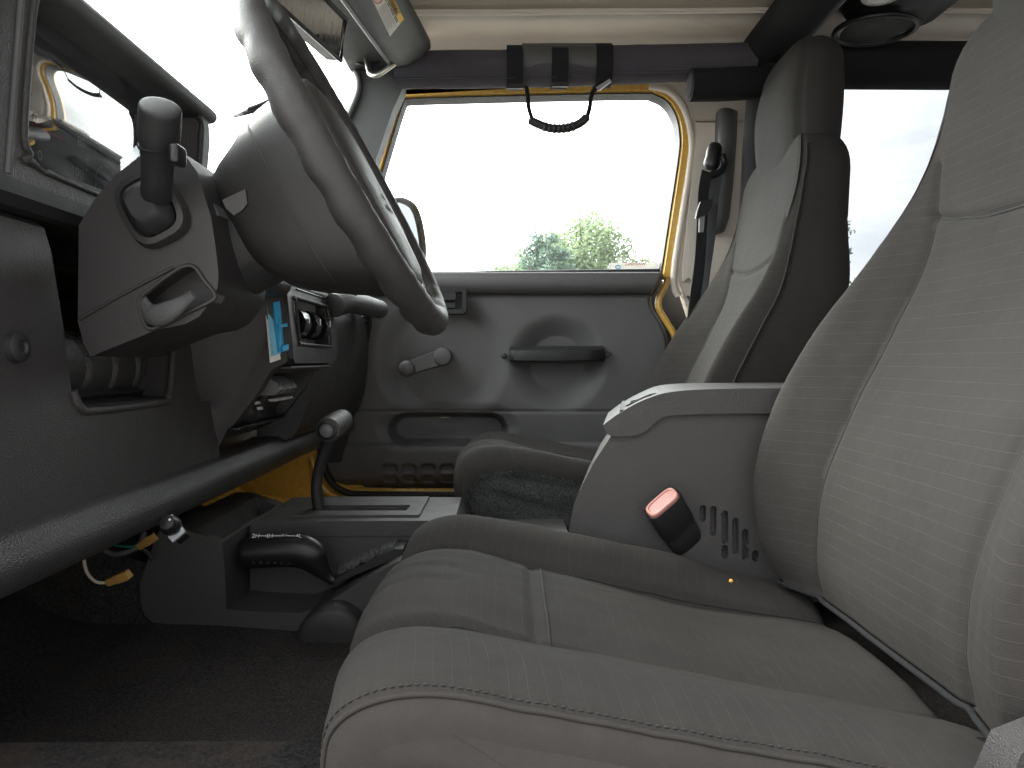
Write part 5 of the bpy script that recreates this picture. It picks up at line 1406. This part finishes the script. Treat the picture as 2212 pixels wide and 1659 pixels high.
spoke('spoke', math.pi, .050, .040, .105, .170)
slab('hub_slot', [at(480, 432, .628), at(530, 408, .628), at(534, 440, .628), at(522, 455, .628), at(505, 465, .628), at(488, 450, .628)], (0, 1, 0), .004, M['column'], wh, .0015)

# ------------------------------------------------------------------ loose wires and the brake-controller knob
kb = thing('control_knob', 'small silver plate with a black knob under the dashboard edge', 'control knob', tuple(at(370, 1145, .775)))
K = [at(341, 1128, .775), at(372, 1110, .780), at(400, 1148, .772), at(372, 1171, .766)]
kn_ = (K[1] - K[0]).cross(K[3] - K[0]).normalized(); kn_ = kn_ if kn_.y < 0 else -kn_
slab('plate', K, -kn_, .004, M['plate'], kb, .0018)
slab('mount_box', [k_ * 1.0 - kn_ * .0035 for k_ in [(k0 - sum(K, Vector()) / 4) * .8 + sum(K, Vector()) / 4 for k0 in K]], -kn_, .022, M['black'], kb, .003)
kc = at(371, 1137, .773)
kk = lathe('knob', kc, kn_, [(0, .0105), (.003, .0110), (.006, .0098), (.014, .0090), (.016, .0072), (.017, .0005)], M['black'], kb, 24)
lathe('knob_dot', kc + kn_ * .0165 + Vector((.004, 0, .003)), kn_, [(0, .0014), (.0009, .0012), (.001, .0002)], M['white'], kk, 8)
ku = (K[0] - K[3]).normalized(); kr = (K[2] - K[3]).normalized()
text('plate_text', '( BRAKE', .0048, sum((K[2], K[3]), Vector()) / 2 + ku * .006 + kn_ * .0006, kr, ku, M['white'], kb, .0002)
ww = thing('white_wire', 'loose cream wire with an amber connector hanging below the dashboard', 'wire', tuple(at(215, 1240, .80)))
tube('strand', spl([at(184, 1190, .82), at(182, 1212, .81), at(188, 1236, .80), at(203, 1254, .79), at(220, 1259, .785), at(238, 1256, .78)], 6), .0018, M['wirewhite'], ww, 8)
def connector(nm, a, b, parent):
    d = (b - a).normalized(); secs = []
    for t, w, h in ((0, .0030, .0028), (.12, .0042, .0034), (.45, .0042, .0034), (.5, .0050, .0038), (.93, .0050, .0038), (1, .0044, .0034)):
        c = a.lerp(b, t); u = Vector((0, -.3, 1)); u = (u - d * u.dot(d)).normalized(); v = d.cross(u)
        secs.append([c + u * w + v * h, c + u * w - v * h, c - u * w - v * h, c - u * w + v * h])
    return loft(nm, secs, M['amber'], parent, True, True, 30)
connector('connector', at(232, 1258, .78), at(279, 1240, .77), ww)
gw = thing('green_wire', 'thin green wire with an amber connector beside the silver knob plate', 'wire', tuple(at(300, 1175, .86)))
tube('strand', spl([at(240, 1176, .90), at(262, 1180, .88), at(285, 1180, .87), at(306, 1176, .86)], 6), .0013, M['wiregreen'], gw, 6)
connector('connector', at(300, 1181, .86), at(334, 1160, .85), gw)
hn = thing('wire_loop', 'grey cable loop sagging under the dashboard beside the console', 'cable', tuple(at(270, 1190, .92)))
tube('cable', spl([at(215, 1180, .92), at(240, 1196, .92), at(270, 1194, .92), at(300, 1178, .93), at(312, 1150, .94)], 8), .004, M['pillar'], hn, 8)
tube('cable', spl([at(230, 1170, .95), at(270, 1182, .95), at(310, 1186, .95), at(330, 1210, .955)], 8), .003, M['rubber'], hn, 8)
#PART2
# ------------------------------------------------------------------ world, sun
SUN_AZ, SUN_EL = R(-60), R(34)
SUN = Vector((math.sin(SUN_AZ) * math.cos(SUN_EL), math.cos(SUN_AZ) * math.cos(SUN_EL), math.sin(SUN_EL)))
def sky():
    w = bpy.data.worlds.new('World'); S.world = w; w.use_nodes = True; nt = w.node_tree
    bg = nt.nodes['Background']
    st = nt.nodes.new('ShaderNodeTexSky'); st.sky_type = 'NISHITA'; st.sun_disc = False
    st.sun_elevation = SUN_EL; st.sun_rotation = SUN_AZ; st.air_density = 1.2; st.dust_density = 3.0
    tc = nt.nodes.new('ShaderNodeTexCoord')
    mp = nt.nodes.new('ShaderNodeMapping'); mp.inputs['Scale'].default_value = (1, 1, 2.6)
    nt.links.new(tc.outputs['Generated'], mp.inputs['Vector'])
    n = noise_node(nt, mp.outputs[0], 3.2, 9, 0.6)
    f = maprange(nt, n, 0.30, 0.62, 0.85, 1.0)
    n2 = noise_node(nt, mp.outputs[0], 5.5, 8, 0.6)
    cl = ramp_mix(nt, maprange(nt, n2, 0.35, 0.7), (7.4, 7.5, 7.65), (10.5, 10.4, 10.2))
    dp = nt.nodes.new('ShaderNodeVectorMath'); dp.operation = 'DOT_PRODUCT'; dp.inputs[1].default_value = SUN
    nt.links.new(tc.outputs['Generated'], dp.inputs[0])
    glow = math_node(nt, 'POWER', maprange(nt, dp.outputs['Value'], -.35, 1.0), 2.2)     # overcast: brightest round the hidden sun
    gf = math_node(nt, 'ADD', math_node(nt, 'MULTIPLY', glow, 4.0), .28)
    sc = nt.nodes.new('ShaderNodeVectorMath'); sc.operation = 'SCALE'; nt.links.new(cl, sc.inputs[0]); nt.links.new(gf, sc.inputs['Scale']); cl = sc.outputs[0]
    mx = nt.nodes.new('ShaderNodeMix'); mx.data_type = 'RGBA'
    nt.links.new(f, mx.inputs['Factor']); nt.links.new(st.outputs[0], mx.inputs['A']); nt.links.new(cl, mx.inputs['B'])
    nt.links.new(mx.outputs['Result'], bg.inputs['Color'])
    bg.inputs['Strength'].default_value = 0.13
    d = bpy.data.lights.new('sun', 'SUN'); d.energy = 1.5; d.angle = R(20); d.color = (1, .95, .88)
    o = bpy.data.objects.new('sun', d); COL.objects.link(o)
    # sun ahead of the car, a little towards the passenger side
    o.rotation_euler = SUN.to_track_quat('Z', 'Y').to_euler()
sky()
S.view_settings.view_transform = 'Standard'; S.view_settings.look = 'None'
S.view_settings.exposure = 2.1; S.view_settings.gamma = 1.0
S.render.engine = 'CYCLES'
S.cycles.use_denoising = True
S.cycles.max_bounces = 10; S.cycles.diffuse_bounces = 5; S.cycles.transparent_max_bounces = 12
S.cycles.sample_clamp_indirect = 6.0
